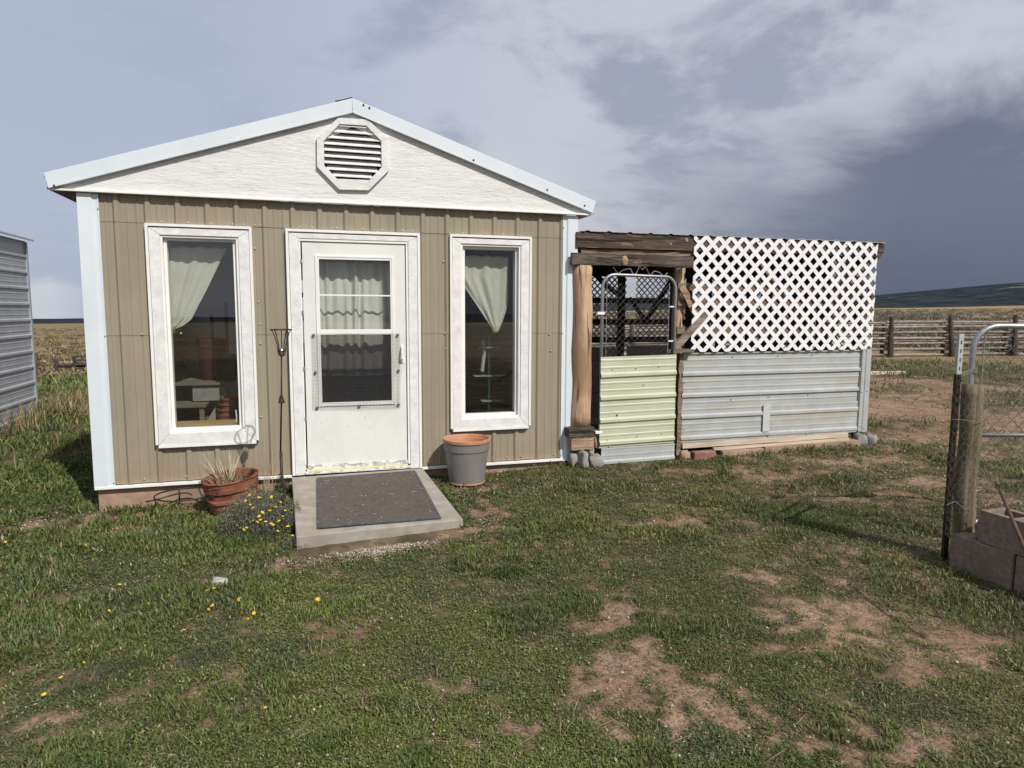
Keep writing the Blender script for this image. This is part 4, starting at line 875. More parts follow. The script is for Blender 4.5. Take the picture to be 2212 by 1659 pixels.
# ------------------------------------------------------------------ slab, mat, pots and ironwork by the door
def quadbox(mb, top, dz):      # top: 4 points, extruded down by dz
    t_ = [Vector(p) for p in top]; return mb.add(t_+[p-Vector((0, 0, dz)) for p in t_], [(3, 2, 1, 0)[::-1], (4, 5, 6, 7)[::-1], (0, 4, 5, 1), (1, 5, 6, 2), (2, 6, 7, 3), (3, 7, 4, 0)])
s_fl, s_fr = gr(640, 1160, -.036), gr(1001, 1122, -.026)
slab = quadbox(MB(), [s_fl, s_fr, (1.05, WY-.06, .058), (-.13, WY-.06, .048)], .16).build('doorstep_slab', M['slab'], bev=.006)
tag(slab, 'sloping concrete slab laid in front of the storm door', 'slab')
def onslab(px, py):            # photo point on the slab's sloping top
    p = Vector((0, 0, 0)); z = .03
    for _ in range(8):
        p = gr(px, py, z); t_ = (p.y-4.73)/(WY-.06-4.73); z = -.031+(.053+.031)*t_
    return Vector((p.x, p.y, z))
dm = thing('door_mat', 'worn brown ribbed door mat with dark rubber border lying on the slab', 'door mat', (.5, 5.6, .03))
c4 = [onslab(686, 1141), onslab(953, 1120), onslab(897, 1018), onslab(684, 1034)]
mid = sum(c4, Vector())/4; ins = [c+(mid-c)*.045 for c in c4]; up_ = Vector((0, 0, .012))
nv = 26; mb = MB(); vs = []
for j in range(nv+1):
    for i in range(nv+1):
        s_, t_ = i/nv, j/nv; p = (ins[0]*(1-s_)+ins[1]*s_)*(1-t_)+(ins[3]*(1-s_)+ins[2]*s_)*t_
        vs.append(p+Vector((0, 0, .0095+.0015*math.sin(i*1.7)*math.sin(j*1.3))))
mb.add(vs, [(j*(nv+1)+i, j*(nv+1)+i+1, (j+1)*(nv+1)+i+1, (j+1)*(nv+1)+i) for j in range(nv) for i in range(nv)]).build('mat_pile', M['mat'], dm, smooth=True)
mb = MB()
for i in range(4):
    j = (i+1) % 4; quadbox(mb, [c4[i]+up_*.8, c4[j]+up_*.8, ins[j]+up_, ins[i]+up_], .011)
mb.build('mat_border', M['mat_edge'], dm)

def place(px, py, z): return gr(px, py, z)
# grey pot with a terracotta pot nested in it
gpz = hz(1.42, 6.15)+.005; gp = (1.435, 6.185, gpz)
g_ = thing('grey_planter', 'tall grey plastic planter standing right of the doorstep slab', 'planter', gp)
Hh = .385
MB().lathe(gp, [(0, .01), (.158, .01), (.160, 0), (.166, .01), (.200, Hh-.075), (.208, Hh-.072), (.214, Hh), (.198, Hh), (.192, Hh-.07), (.155, .03), (0, .03)], 40).build('planter_body', M['grey_plastic'], g_, smooth=False, bev=.002)
MB().lathe(gp, [(.166, .002), (.172, .006), (.172, .016), (.166, .018)], 40).build('base_rim', M['terra'], g_)
ip = thing('terracotta_pot', 'terracotta pot nested inside the grey planter so only its rim shows', 'pot', (gp[0], gp[1], gpz+.06))
MB().lathe(gp, [(.150, .09), (.188, Hh-.02), (.190, Hh+.004), (.222, Hh+.006), (.224, Hh+.035), (.212, Hh+.037), (.204, Hh+.02), (.170, .14), (0, .13)], 40, lambda t, z: .01*math.sin(3*t)).build('pot_body', M['terra'], ip, smooth=False, bev=.002)

# broken old terracotta pot, leaning, with a dry tuft
tp = Vector((-.585, 6.10, hz(-.585, 6.10)+.01))
tpo = thing('terracotta_pot', 'broken dark terracotta pot tilted against the foundation by the plant stand', 'pot', tp)
o = MB().lathe(tp, [(0, .004), (.168, 0), (.184, .02), (.192, .10), (.205, .105), (.205, .125), (.192, .135), (.196, .19), (.212, .195), (.216, .275), (.226, .28), (.224, .292), (.198, .288), (.192, .20), (.15, .16), (0, .15)], 44, lambda t, z: .014*math.sin(2*t+1)+.006*math.sin(7*t+z*40)+(.02*math.sin(5*t) if .09 < z < .19 else 0)).build('pot_body', M['terra_old'], tpo, smooth=False, bev=.002)
tpo.rotation_euler = (rad(3), rad(-6), 0)
def blades(mb, c, n, L, spread, w_, seed, bend=.3, up=1.0, cols=None, lean=(0, 0)):
    rr = random.Random(seed)
    for i in range(n):
        a_ = rr.uniform(0, 6.283); l = L*rr.uniform(.45, 1.0); t_ = rr.uniform(.1, 1)*spread; d = Vector((math.cos(a_)*t_+lean[0], math.sin(a_)*t_+lean[1], up)).normalized()
        s_ = d.cross(Vector((0, 0, 1))).normalized()*w_/2*rr.uniform(.6, 1.2) if abs(d.z) < .999 else Vector((w_/2, 0, 0))
        p0 = Vector(c)+Vector((rr.uniform(-1, 1), rr.uniform(-1, 1), 0))*.035; p1 = p0+d*l*.55; p2 = p0+d*l+Vector((d.x, d.y, -.6))*bend*l*.3
        o_ = len(mb.v); mb.v += [p0-s_, p0+s_, p1-s_*.8, p1+s_*.8, p2]; mb.f += [(o_, o_+1, o_+3, o_+2), (o_+2, o_+3, o_+4)]
    return mb
M['straw'] = mat('dry_straw', [(0.40, 0.33, 0.22), (0.52, 0.45, 0.31)], (20, 20, 20), 3, 0.8)
M['sagegreen'] = mat('grey_green_leaf', [(0.12, 0.135, 0.09), (0.19, 0.20, 0.135)], (20, 20, 20), 3, 0.8)
gt_ = thing('dry_grass_tuft', 'tuft of dry straw coloured blades growing in the broken terracotta pot', 'grass tuft', tp+Vector((-.03, 0, .16)))
blades(MB(), tp+Vector((-.05, -.02, .15)), 70, .44, 1.1, .010, 5, lean=(-.30, -.1)).build('straw_blade', M['straw'], gt_, kind='stuff')
blades(MB(), tp+Vector((.02, -.02, .15)), 50, .24, .7, .007, 6).build('green_blade', M['sagegreen'], gt_, kind='stuff')

# iron plant stand
ps = thing('plant_stand', 'low black iron ring stand for a pot in front of the foundation', 'plant stand', (-1.02, 6.12, -.14))
zc = hz(-1.0, 6.1); cx, cy, rr_ = -.975, 6.13, .225
MB().tube([(cx+rr_*math.cos(t), cy+rr_*.95*math.sin(t), zc+.175) for t in np.linspace(0, 2*math.pi, 37)], .0065, 7, False).build('ring', M['black'], ps, smooth=True)
for t in (3.45, .35, 1.9, 5.3):
    a_, b_ = math.cos(t), math.sin(t)
    MB().tube([(cx+a_*rr_, cy+b_*rr_*.95, zc+.175), (cx+a_*(rr_-.01), cy+b_*rr_*.9, zc+.13), (cx+a_*(rr_+.03), cy+b_*(rr_+.02), zc+.05), (cx+a_*(rr_+.07), cy+b_*(rr_+.05), zc+.0), (cx+a_*(rr_+.10), cy+b_*(rr_+.08), zc-.01)], .0065, 7).build('leg', M['black'], ps, smooth=True)
MB().tube([(cx-.12+.18*math.cos(t), cy+.16*math.sin(t), zc+.135+.02*math.sin(t*2)) for t in np.linspace(.4, 3.0, 12)], .006, 6).build('cross_bar', M['black'], ps, smooth=True)

# torch stake with open wire basket and a small metal cup
TY = 5.52; tz = lambda px, py: at(px, py, TY)
tb = tz(612, 1105); tt = tz(607, 712)
ts = thing('garden_torch', 'thin black iron garden torch with a flaring wire basket beside the left window', 'garden torch', (tb.x, TY, hz(tb.x, TY)))
p1, p2, p3, p4 = tz(608, 770), tz(608, 862), tz(606, 975), Vector((tb.x, TY, hz(tb.x, TY)-.02))
MB().tube([p1, p2, p3], .0065, 8).build('upper_rod', M['black'], ts, smooth=True)
MB().tube([p3+Vector((.002, 0, .0)), p4], .011, 8).build('lower_rod', M['black'], ts, smooth=True)
MB().tube([tz(605, 990)+Vector((0, .01, 0)), Vector((tb.x+.045, TY+.02, hz(tb.x, TY)-.02))], .006, 8).build('side_spike', M['black'], ts, smooth=True)
MB().lathe(p2, [(.0, .028), (.012, .026), (.016, .004), (.024, -.024), (.024, -.030), (0, -.030)], 14).build('collar', M['black'], ts)
R1 = .077; zt_, zb_ = tt.z, p1.z
MB().tube([(tt.x+R1*math.cos(t), TY+R1*math.sin(t), zt_) for t in np.linspace(0, 2*math.pi, 25)], .0045, 6, False).build('basket_ring', M['black'], ts, smooth=True)
MB().tube([(tt.x+.028*math.cos(t), TY+.028*math.sin(t), zb_+.045) for t in np.linspace(0, 2*math.pi, 17)], .004, 6, False).build('basket_ring', M['black'], ts, smooth=True)
for k in range(5):
    t = k*2*math.pi/5+.3; a_, b_ = math.cos(t), math.sin(t)
    MB().tube([(tt.x+R1*a_, TY+R1*b_, zt_), (tt.x+.062*a_, TY+.062*b_, zt_-.02), (tt.x+.034*a_, TY+.034*b_, zt_-.11), (tt.x+.028*a_, TY+.028*b_, zb_+.04), (tt.x+.022*a_, TY+.022*b_, zb_+.01), (p1.x, TY, zb_)], .004, 6).build('basket_wire', M['black'], ts, smooth=True)
MB().lathe((tt.x, TY, zb_+.012), [(0, 0), (.022, 0), (.025, .05), (.022, .05), (.019, .005)], 14).build('cup', M['glass_cup'], ts, smooth=True)

# ------------------------------------------------------------------ steel shed on the left
LX, LY = -4.25, 13.05
lz = -.20; ls = thing('steel_shed', 'grey corrugated steel shed wall with horizontal ribs at the left edge', 'shed', (LX, LY, lz))
ltop = 2.60
zs = [lz-.25]+[lz+.46*k for k in range(1, 6)]+[ltop]
for k, (a, b) in enumerate(zip(zs, zs[1:])): sheet_h(5.2, LY, a, b+.01, LX+.002*(k % 2), lz+.03, axis='x', pitch=.2540).build('wall_sheet', M['galv_clean'], ls)
MB().box(LX-.04, LX+.03, LY-.002, LY+.05, lz-.25, ltop).build('corner_trim', M['galv_clean'], ls)
MB().add([(LX-3, 5.2, 3.6), (LX+.10, 5.2, ltop+.05), (LX+.10, LY+.12, ltop+.05), (LX-3, LY+.12, 3.6), (LX-3, 5.2, 3.57), (LX+.10, 5.2, ltop+.02), (LX+.10, LY+.12, ltop+.02), (LX-3, LY+.12, 3.57)],
         [(0, 1, 2, 3), (7, 6, 5, 4), (1, 5, 6, 2), (3, 2, 6, 7), (0, 4, 5, 1)]).build('roof', M['roofdark'], ls)
MB().prism([(LX-3, lz-.3), (LX-.04, lz-.3), (LX-.04, ltop), (LX-3, 3.55)], LY, LY+.04).build('end_wall', M['galv_clean'], ls)

# ------------------------------------------------------------------ post, T-post, tube gate and block bed on the right
def gz(x, y): return hz(x, y)
px0 = gr(2083, 1172, .10); wx, wy = px0.x, px0.y+.02
wp = thing('wooden_post', 'thick greenish treated timber post behind the dark steel post', 'post', (wx, wy, 0))
ztop = (EYE+ray(2108, 830)*((wy)/ray(2108, 830).y)).z
o = log(MB(), (wx, wy, -.05), (wx+.002, wy, ztop), .061, .062, 77, 16, 20, .012).build('post_shaft', M['post_wood'], wp, smooth=True)
tx = gr(2042, 1200, 0.01); T0 = Vector((tx.x, tx.y, gz(tx.x, tx.y)-.02)); tH = (EYE+ray(2086, 721)*(tx.y/ray(2086, 721).y)).z
tH2 = (EYE+ray(2080, 808)*(tx.y/ray(2080, 808).y)).z
tpst = thing('steel_t_post', 'black steel T-post with a bare whitish top section beside the wooden post', 'post', T0)
def tsec(mb, z0, z1):
    for x0, x1, y0, y1 in ((-.019, .019, -.003, .003), (-.003, .003, .003, .030)): mb.box(T0.x+x0, T0.x+x1, T0.y+y0, T0.y+y1, z0, z1)
    return mb
tsec(MB(), T0.z, tH2).build('lower_section', M['black'], tpst)
tsec(MB(), tH2, tH).build('upper_section', M['galv'], tpst)
mb = MB(); z = T0.z+.1
while z < tH2: mb.box(T0.x-.004, T0.x+.004, T0.y-.010, T0.y-.002, z, z+.018); z += .054
mb.build('stud', M['black'], tpst, kind='stuff')
nub = smesh(MB().box(-.005, .005, -.007, 0, 0, .018), 'stud', M['galv_clean'])
z = tH2+.03
while z < tH-.03: inst(nub, 'stud', (T0.x+.002, T0.y-.003, z), tpst); z += .054
gd = Vector((CR.x, CR.y, 0)).normalized(); gn = Vector((-gd.y, gd.x, 0))
def dep(px, py, dpt): d = ray(px, py); return EYE+d*dpt      # point at a forward distance
G0 = dep(2100, 829, 4.62); GZ1 = dep(2150, 704, 4.62).z; GZm = dep(2190, 942, 4.62).z; base = Vector((G0.x, G0.y, 0))-gd*0.0
tg = thing('tube_gate', 'galvanized tube gate with chain link mesh at the right edge', 'gate', (base.x, base.y, 0))
LG = 1.25
def gp_(u, z): return base+gd*u+Vector((0, 0, z))
pts = [gp_(-.012, .12)]+[gp_(-.012+.16-.16*math.cos(t), GZ1-.16+.16*math.sin(t)) for t in [math.pi/2*i/7 for i in range(8)]]+[gp_(LG-.16+.16*math.sin(t), GZ1-.16+.16*math.cos(t)) for t in [math.pi/2*i/7 for i in range(8)]]+[gp_(LG, .12), gp_(-.012, .12)]
MB().tube(pts, .0185, 12, False).build('gate_frame', M['tube'], tg, smooth=True)
MB().tube([gp_(0, GZm), gp_(LG, GZm)], .014, 10).build('mid_rail', M['tube'], tg, smooth=True)
chainlink(MB(), gp_(.06, .16), gd, (0, 0, 1), LG-.12, GZ1-.21, .088, .0021).build('chain_link_mesh', M['mesh_wire'], tg)
for u in (.06, LG-.07): MB().tube([gp_(u, .16), gp_(u+.0, GZ1-.06)], .005, 6).build('tension_bar', M['tube'], tg)
for u in (.35, .8): MB().tube([gp_(u, GZ1-.022)+gn*.0, gp_(u+.004, GZ1)-gn*.022, gp_(u, GZ1+.022), gp_(u+.004, GZ1)+gn*.022, gp_(u, GZ1-.022)], .003, 5, False).build('tie_wire', M['black'], tg)
for zc_ in (GZ1-.30, GZ1-.42):
    a_, b_ = Vector((T0.x, T0.y+.02, zc_)), gp_(-.0, zc_)
    MB().beam(a_, b_, .012, .022).build('post_clamp', M['wire'], tg)
    MB().lathe((b_.x, b_.y, zc_-.013), [(.021, 0), (.026, .0), (.026, .026), (.021, .026)], 14).build('clamp_ring', M['wire'], tg)
# chicken wire round both posts, a tie and loose ends
cw = thing('chicken_wire', 'rusty chicken wire wrapped round the wooden post and steel post', 'wire netting', (wx, wy, .5)); mb = MB(); rr = random.Random(3)
def wrap(u, z):       # u 0..1 round the pair of posts
    a_ = math.pi*(1.15-1.5*u); cxw, cyw = (wx+T0.x)/2+.005, (wy+T0.y)/2+.01
    return Vector((cxw-.115*math.cos(math.pi*u)+.0, cyw-.095*math.sin(math.pi*u)-.005+rr.uniform(-.003, .003), z))
z = .30; row = 0
while z < ztop-.03:
    for k in range(-1, 9):
        u0 = (k+.5*(row % 2))/8
        if 0 <= u0 <= .95: mb.tube([wrap(u0, z), wrap(min(u0+.0625, 1), z+.022), wrap(min(u0+.125, 1), z)], .0008, 3, False); mb.tube([wrap(min(u0+.0625, 1), z+.022), wrap(min(u0+.0625, 1), z+.036)], .0009, 3, False)
    z += .036; row += 1
mb.build('netting', M['wire'], cw, kind='stuff')
MB().tube([wrap(u, ztop-.22+.012*math.sin(u*7)) for u in np.linspace(0, 1, 9)], .0018, 4).build('tie_wire', M['shiny_wire'], cw)
MB().tube([wrap(.05, .36)+Vector((-.02, -.03, 0)), wrap(.2, .39)+Vector((-.01, -.02, 0)), wrap(.42, .33), wrap(.55, .26), wrap(.56, .20)], .0018, 4).build('loose_end', M['shiny_wire'], cw)

# raised bed edging of concrete blocks
A0 = gr(2050, 1206, .02); fx, fy = A0.x, A0.y
bedtop1 = (EYE+ray(2048, 1152)*(fy/ray(2048, 1152).y)).z
def bblock(nm, label, x0, x1, y0, y1, z0, z1, seed, hole=False):
    t_ = thing(nm, label, 'concrete block', ((x0+x1)/2, (y0+y1)/2, z0), 'concrete blocks edging the raised bed')
    a, b = Vector(((x0+x1)/2, y0, (z0+z1)/2)), Vector(((x0+x1)/2, y1, (z0+z1)/2))
    if hole:
        w_ = .035; ym = [y0, y0+w_, (y0+y1)/2-w_/2, (y0+y1)/2+w_/2, y1-w_, y1]; mb = MB()
        mb.box(x0, x0+w_, y0, y1, z0, z1); mb.box(x1-w_, x1, y0, y1, z0, z1)
        for i in (0, 2, 4): mb.box(x0+w_, x1-w_, ym[i], ym[i+1], z0, z1-.001)
        mb.build('block_shell', M['block'], t_)
    else: rough_beam(MB(), a, b, x1-x0, z1-z0, seed, 8, .0035).build('block_body', M['block'], t_, bev=.006)
    return t_
y1 = fy; L1 = .395
bblock('concrete_block', 'lower concrete block under the wooden post, farthest of the bottom course', fx, fx+.19, y1-L1, y1, -.10, bedtop1, 1)
bblock('concrete_block', 'second concrete block of the bottom course, right of the open joint', fx+.004, fx+.194, y1-2*L1-.012, y1-L1-.012, -.10, bedtop1-.003, 2)
bblock('concrete_block', 'third concrete block of the bottom course at the frame edge', fx+.002, fx+.19, y1-3*L1-.024, y1-2*L1-.024, -.10, bedtop1, 3)
zt2 = bedtop1+.195; ys = y1-.17
bblock('concrete_block', 'upper concrete block with an open cell, next to the wooden post', fx+.012, fx+.205, ys-L1, ys, bedtop1+.003, zt2, 4, True)
bblock('concrete_block', 'upper concrete block toward the camera beside the leaning rod', fx+.012, fx+.205, ys-2*L1-.01, ys-L1-.01, bedtop1+.003, zt2-.004, 5, True)
stone('block_chunk', 'small pale concrete chunk wedged between the wooden post and the upper block', (fx+.08, ys+.035, bedtop1+.045), .05, .03, .055, 'block', 31, 'stone')
stone('block_chunk', 'small concrete chunk on top of another beside the wooden post', (fx+.085, ys+.03, bedtop1+.13), .045, .03, .045, 'cobble', 32, 'stone')
gx_, gy_ = np.meshgrid(np.linspace(fx+.15, fx+1.7, 60), np.linspace(y1-2.0, y1-.03, 70), indexing='ij')
edge_ = np.minimum(np.minimum(gx_-fx-.15, fx+1.7-gx_)*np.where(gx_-fx < .6, 99, 1), y1-.03-gy_)
bz_ = .02+.16*sst(edge_, 0, .30)+(fbm(gx_, gy_, 3, 4)-.5)*.12+(fbm(gx_, gy_, 18, 2)-.5)*.03
ii, jj = np.meshgrid(np.arange(59), np.arange(69), indexing='ij'); q0 = ii*70+jj
bs = np_mesh('bed_soil', np.stack([gx_, gy_, bz_], -1).reshape(-1, 3), np.stack([q0, q0+70, q0+71, q0+1], -1).reshape(-1, 4), bpy.data.materials['soil'], np.tile(np.array([[.21, .15, .11]]), (4200, 1))); bs['kind'] = 'structure'
ra, rb = dep(2160, 1058, 3.42), dep(2222, 1205, 3.10); ex = (rb-ra).normalized()
tag(MB().tube([ra, ra+ex*.2, ra+ex*.55], .0085, 8).build('iron_rod', M['rust'], smooth=True), 'rusty iron rod leaning over the upper concrete blocks', 'rod')

# ------------------------------------------------------------------ log rail fence at the back right
F0 = gr(1913, 771, -.1); F1 = gr(2046, 771, -.1); fd = (F1-F0); fd.z = 0; sp = fd.length; fd.normalize(); fn = Vector((-fd.y, fd.x, 0))
fen = thing('rail_fence', 'silvered log rail fence with dark upright posts across the back of the yard', 'fence', F0)
for k in range(-5, 7):
    p = F0+fd*sp*k; zb = hz(p.x, p.y, False); rr = random.Random(k)
    log(MB(), p-fn*.30+Vector((0, 0, zb-.1-p.z)), p-fn*.14+fd*rr.uniform(-.20, .12)*.6+Vector((0, 0, zb+1.40+rr.uniform(-.05, .09)-p.z)), .11, .065, k+90, 8, 9, .10).build('fence_post', M['rail_dark'], fen)
    log(MB(), p+fn*.28+Vector((0, 0, zb-.1-p.z)), p+fn*.22+Vector((0, 0, zb+1.2-p.z)), .07, .05, k+190, 6, 8, .10).build('fence_post', M['rail_dark'], fen)
    if k < 6:
        for side in (0, 1):
            for j in range(7):
                z = .07+j*.198+(.09 if side else 0)+rr.uniform(-.02, .02); q = F0+fd*sp*(k+1); zq = hz(q.x, q.y, False); e = .12
                a_ = p-fd*e+fn*(.11 if side else -.10)+Vector((0, 0, zb+z-p.z)); b_ = q+fd*e+fn*(.11 if side else -.10)+Vector((0, 0, zq+z+rr.uniform(-.02, .02)-q.z))
                if side and (j == 6 or rr.random() < .3): continue
                log(MB(), a_, b_, (.035 if side else .055)*rr.uniform(.8, 1.1), (.03 if side else .043)*rr.uniform(.8, 1.1), k*31+j+side*7, 5, 7, .06).build('rail', M['rail'], fen)
pb = gr(1900, 805, -.05); tag(rough_beam(MB(), (pb.x-1.8, pb.y, hz(pb.x-1.8, pb.y)+.05), (pb.x+.55, pb.y-.2, hz(pb.x+.5, pb.y)+.06), .22, .07, 5).build('plank', M['pink_plank']), 'pale plank lying on the ground in front of the rail fence', 'plank')

# low fence and gate at the back left
def lfp(px, dpt): d = ray(px, 780); p = EYE+d*dpt; return Vector((p.x, p.y, hz(p.x, p.y, False)))
lf_ = thing('low_rail_fence', 'short brown post and single rail fence in the dry field behind the sheds', 'fence', lfp(121, 27))
a_, b_, c_ = lfp(121, 27), lfp(163, 27), lfp(215, 27)
log(MB(), a_-Vector((0, 0, .2)), a_+Vector((0, 0, .66)), .085, .08, 2, 5, 9).build('fence_post', M['rail_dark'], lf_)
log(MB(), a_+Vector((.1, 0, .40)), c_+Vector((0, 0, .42)), .085, .09, 3, 6, 9).build('rail', M['rail_dark'], lf_)
sg = thing('slatted_gate', 'dark slatted wooden gate end behind the left corner of the tan shed', 'gate', b_)
for u in (0, .95): log(MB(), b_+Vector((u, -.15, -.1)), b_+Vector((u, -.15, .78)), .05, .05, int(u*9)+4, 4, 8).build('gate_post', M['rail_dark'], sg)
for z in (.12, .30, .46, .62, .76): rough_beam(MB(), b_+Vector((0, -.2, z)), b_+Vector((1.4, -.2, z+.01)), .04, .06, int(z*50), 4).build('slat', M['rail_dark'], sg)
q_ = lfp(78, 22); tag(log(MB(), q_-Vector((0, 0, .1)), q_+Vector((0, 0, .75)), .03, .03, 5, 4, 6).build('stake', M['rail_dark']), 'thin dark stake at the far corner of the grey steel shed', 'stake')

# ------------------------------------------------------------------ vegetation
def in_view(x, y, m=1.06):
    d = np.stack([x, y, height(x, y, False)-1.55], -1); F = d@np.array(CF); a = d@np.array(CR)/F; b = d@np.array(CU)/F
    return (F > .3) & (np.abs(a) < 1106/1490*m+.03) & (b > -829.5/1490*m)
def inside_any(x, y):   # footprints where nothing grows
    k = (x > -1.72) & (x < 2.63) & (y > WY-.02) & (y < YB)
    k |= (x > 2.75) & (x < 6.27) & (y > WY-.03) & (y < PB)
    k |= (x > -.12+.0*(y)) & (x < 1.07+.02*(WY-y)) & (y > 4.74) & (y < WY)
    k |= (x > fx-.02) & (x < fx+.22) & (y < fy+.01)
    k |= (x < LX-.02) & (y > 5) & (y < LY)
    return k
def blade_mesh(name, x, y, z, L, w_, az, tilt, bend, col, m, chunk=None):
    """kite shaped bent blades: 5 vertices, 3 faces as triangles."""
    n = len(x); ca, sa = np.cos(az), np.sin(az); st, ct = np.sin(tilt), np.cos(tilt)
    P0 = np.stack([x, y, z], -1); d = np.stack([ca*st, sa*st, ct], -1); s_ = np.stack([-sa, ca, np.zeros(n)], -1)*(w_/2)[:, None]
    d2 = np.stack([ca*np.sin(tilt+bend), sa*np.sin(tilt+bend), np.cos(tilt+bend)], -1)
    M1 = P0+d*(L*.55)[:, None]; T_ = M1+d2*(L*.45)[:, None]
    v = np.stack([P0-s_*.35, P0+s_*.35, M1-s_, M1+s_, T_], 1).reshape(-1, 3)
    b = (np.arange(n)*5)[:, None]; f = np.concatenate([b+np.array([[0, 1, 3]]), b+np.array([[0, 3, 2]]), b+np.array([[2, 3, 4]])], 0)
    cc = np.repeat(col, 5, 0); return np_mesh(name, v, f, m, cc, smooth=False)
def sample(N, r0, r1, pw=0.0, az0=-24, az1=60):
    u = rng.random(N)
    r = r0*(r1/r0)**u; a = np.radians(rng.uniform(az0, az1, N)); return r*np.sin(a), r*np.cos(a), r
def lawn(N, r0, r1):
    x, y, r = sample(N, r0, r1); k = in_view(x, y, 1.12) & ~inside_any(x, y); x, y, r = x[k], y[k], r[k]
    c = cover(x, y); k = rng.random(len(x)) < np.clip(c*1.5-.12, 0.015, 1); x, y, r, c = x[k], y[k], r[k], c[k]
    n = len(x); green = fbm(x, y, .8, 4); g2 = fbm(x+9, y+4, 3.2, 3); tall = sst(fbm(x-30, y+12, 2.2, 4)+.20*sst(-x, -.6, 1.2)*sst(y, 3.0, 5.0)-.05, .50, .66)
    right = sst(x, 1.0, 4.0)
    sz = np.maximum(.0095, .0027*r)*rng.uniform(.55, 1.6, n)*(1+1.5*tall)*(1-.15*right)
    L = sz*rng.uniform(.9, 1.5, n); w_ = sz*np.where(tall > .4, .17, .50)*rng.uniform(.7, 1.2, n)
    A = np.array([0.100, 0.132, 0.036]); B = np.array([0.158, 0.190, 0.050]); Cc = np.array([0.092, 0.118, 0.050]); Dd = np.array([0.270, 0.220, 0.125])
    col = A+(B-A)*(sst(green, .42, .62)*rng.uniform(.3, 1.0, n))[:, None]; col = col+(Cc-col)*(sst(g2, .48, .68))[:, None]*.8
    dry = (rng.random(n) < .09+.20*(1-c)+.10*right)[:, None]; col = np.where(dry, Dd*rng.uniform(.6, 1.25, (n, 1)), col)
    col = col*(1-.12*right)[:, None]+np.array([.04, .026, .012])*(.35*right)[:, None]
    col = col*rng.uniform(.62, 1.35, (n, 1))*(1+.18*sst(-x, -1.0, 1.5))[:, None]; z = height(x, y)-.002
    tilt = rng.uniform(.35, 1.45, n)*(1-.6*tall)+.1; return x, y, z+rng.random(n)*sz*(.9-.6*tall)*c+.004*c, L, w_, rng.uniform(0, 6.283, n), tilt, rng.uniform(.1, .8, n), col
parts = [lawn(680000, 1.7, 9.5), lawn(130000, 9.5, 27.0)]
P_ = [np.concatenate(q) for q in zip(*parts)]
grass = blade_mesh('grass', *P_, M['leaf']); tag(grass, 'short green lawn grass and low weeds growing over pinkish soil', 'grass'); grass['kind'] = 'stuff'
# brown litter and dry creeping stems between the green
N = 200000; x, y, r = sample(N, 1.7, 12); k = in_view(x, y, 1.1) & ~inside_any(x, y) & (rng.random(N) < .35+.65*sst(fbm(x-3, y+5, 6, 3), .42, .6)*sst(fbm(x, y, 1.5, 3), .3, .55)); x, y, r = x[k], y[k], r[k]; n = len(x)
s0 = np.maximum(.009, .0024*r)*rng.uniform(.5, 1.4, n); pal = np.array([[.20, .145, .095], [.145, .105, .07], [.10, .085, .05], [.28, .215, .15], [.105, .12, .055]])
o = blade_mesh('leaf_litter', x, y, height(x, y)-.001, s0*1.3, s0*.38, rng.uniform(0, 6.283, n), rng.uniform(.8, 1.5, n), rng.uniform(0, .5, n), pal[rng.integers(0, 5, n)]*rng.uniform(.6, 1.25, (n, 1)), M['leaf'])
tag(o, 'brown plant litter and creeping stems covering the soil', 'leaf litter'); o['kind'] = 'stuff'
# clumps: longer darker tufts, seen as tussocks
tu = []
def tuft(px, py, n, R_, L, col, Z=-.09, wd=.004): tu.append((gr(px, py, Z), n, R_, L, col, wd))
DG = (.055, .088, .026); BGc = (.085, .105, .065)
for a_ in ((1690, 1120, 700, .38, .075), (1760, 1145, 600, .34, .07), (1600, 1095, 500, .36, .055), (1860, 1140, 400, .3, .06), (1180, 1215, 160, .10, .06), (1010, 1225, 140, .13, .05), (1820, 1170, 300, .3, .06), (430, 1150, 700, .34, .06), (330, 1140, 500, .34, .045), (520, 1160, 500, .25, .08),
           (700, 1172, 160, .12, .05), (880, 1158, 120, .10, .045), (985, 1140, 160, .10, .05), (1010, 1125, 160, .08, .05), (975, 1075, 140, .07, .05), (940, 1040, 120, .06, .06), (650, 1185, 200, .10, .07), (60, 1060, 900, .7, .10), (120, 985, 900, .8, .12), (160, 935, 800, .8, .13), (90, 1010, 700, .8, .11), (1700, 985, 300, .28, .10), (1790, 975, 260, .22, .09), (1560, 1000, 250, .25, .07), (1640, 995, 200, .2, .08), (1850, 960, 160, .10, .13), (1500, 985, 120, .10, .10), (1480, 990, 120, .09, .12),
           (1100, 1335, 160, .10, .06), (1230, 1300, 130, .09, .05), (1330, 1270, 120, .1, .05), (1420, 1380, 140, .1, .05), (1680, 1450, 150, .12, .05), (1900, 1300, 200, .2, .05), (700, 1600, 160, .11, .06), (900, 1640, 160, .1, .06), (300, 1400, 300, .2, .06), (150, 1300, 300, .25, .06), (50, 1250, 300, .25, .07), (180, 1640, 300, .15, .07), (1250, 1060, 300, .3, .05), (1400, 1120, 240, .25, .05)): tuft(a_[0], a_[1], a_[2], a_[3], a_[4], DG)
X_, Y2, L_, W_, C_ = [], [], [], [], []
for p, n, R_, L, col, wd in tu:
    a = rng.uniform(0, 6.283, n); q = R_*np.sqrt(rng.random(n))*rng.uniform(.5, 1.2, n); X_.append(p.x+q*np.cos(a)); Y2.append(p.y+q*np.sin(a)*.7); L_.append(L*rng.uniform(.4, 1.1, n)); W_.append(np.full(n, max(wd, .0009*p.y)))
    C_.append(np.array(col)[None]*rng.uniform(.7, 1.9, (n, 1))*np.array([[1.1, 1.1, .9]]))
X_, Y2, L_, W_, C_ = [np.concatenate(q) for q in (X_, Y2, L_, W_, C_)]
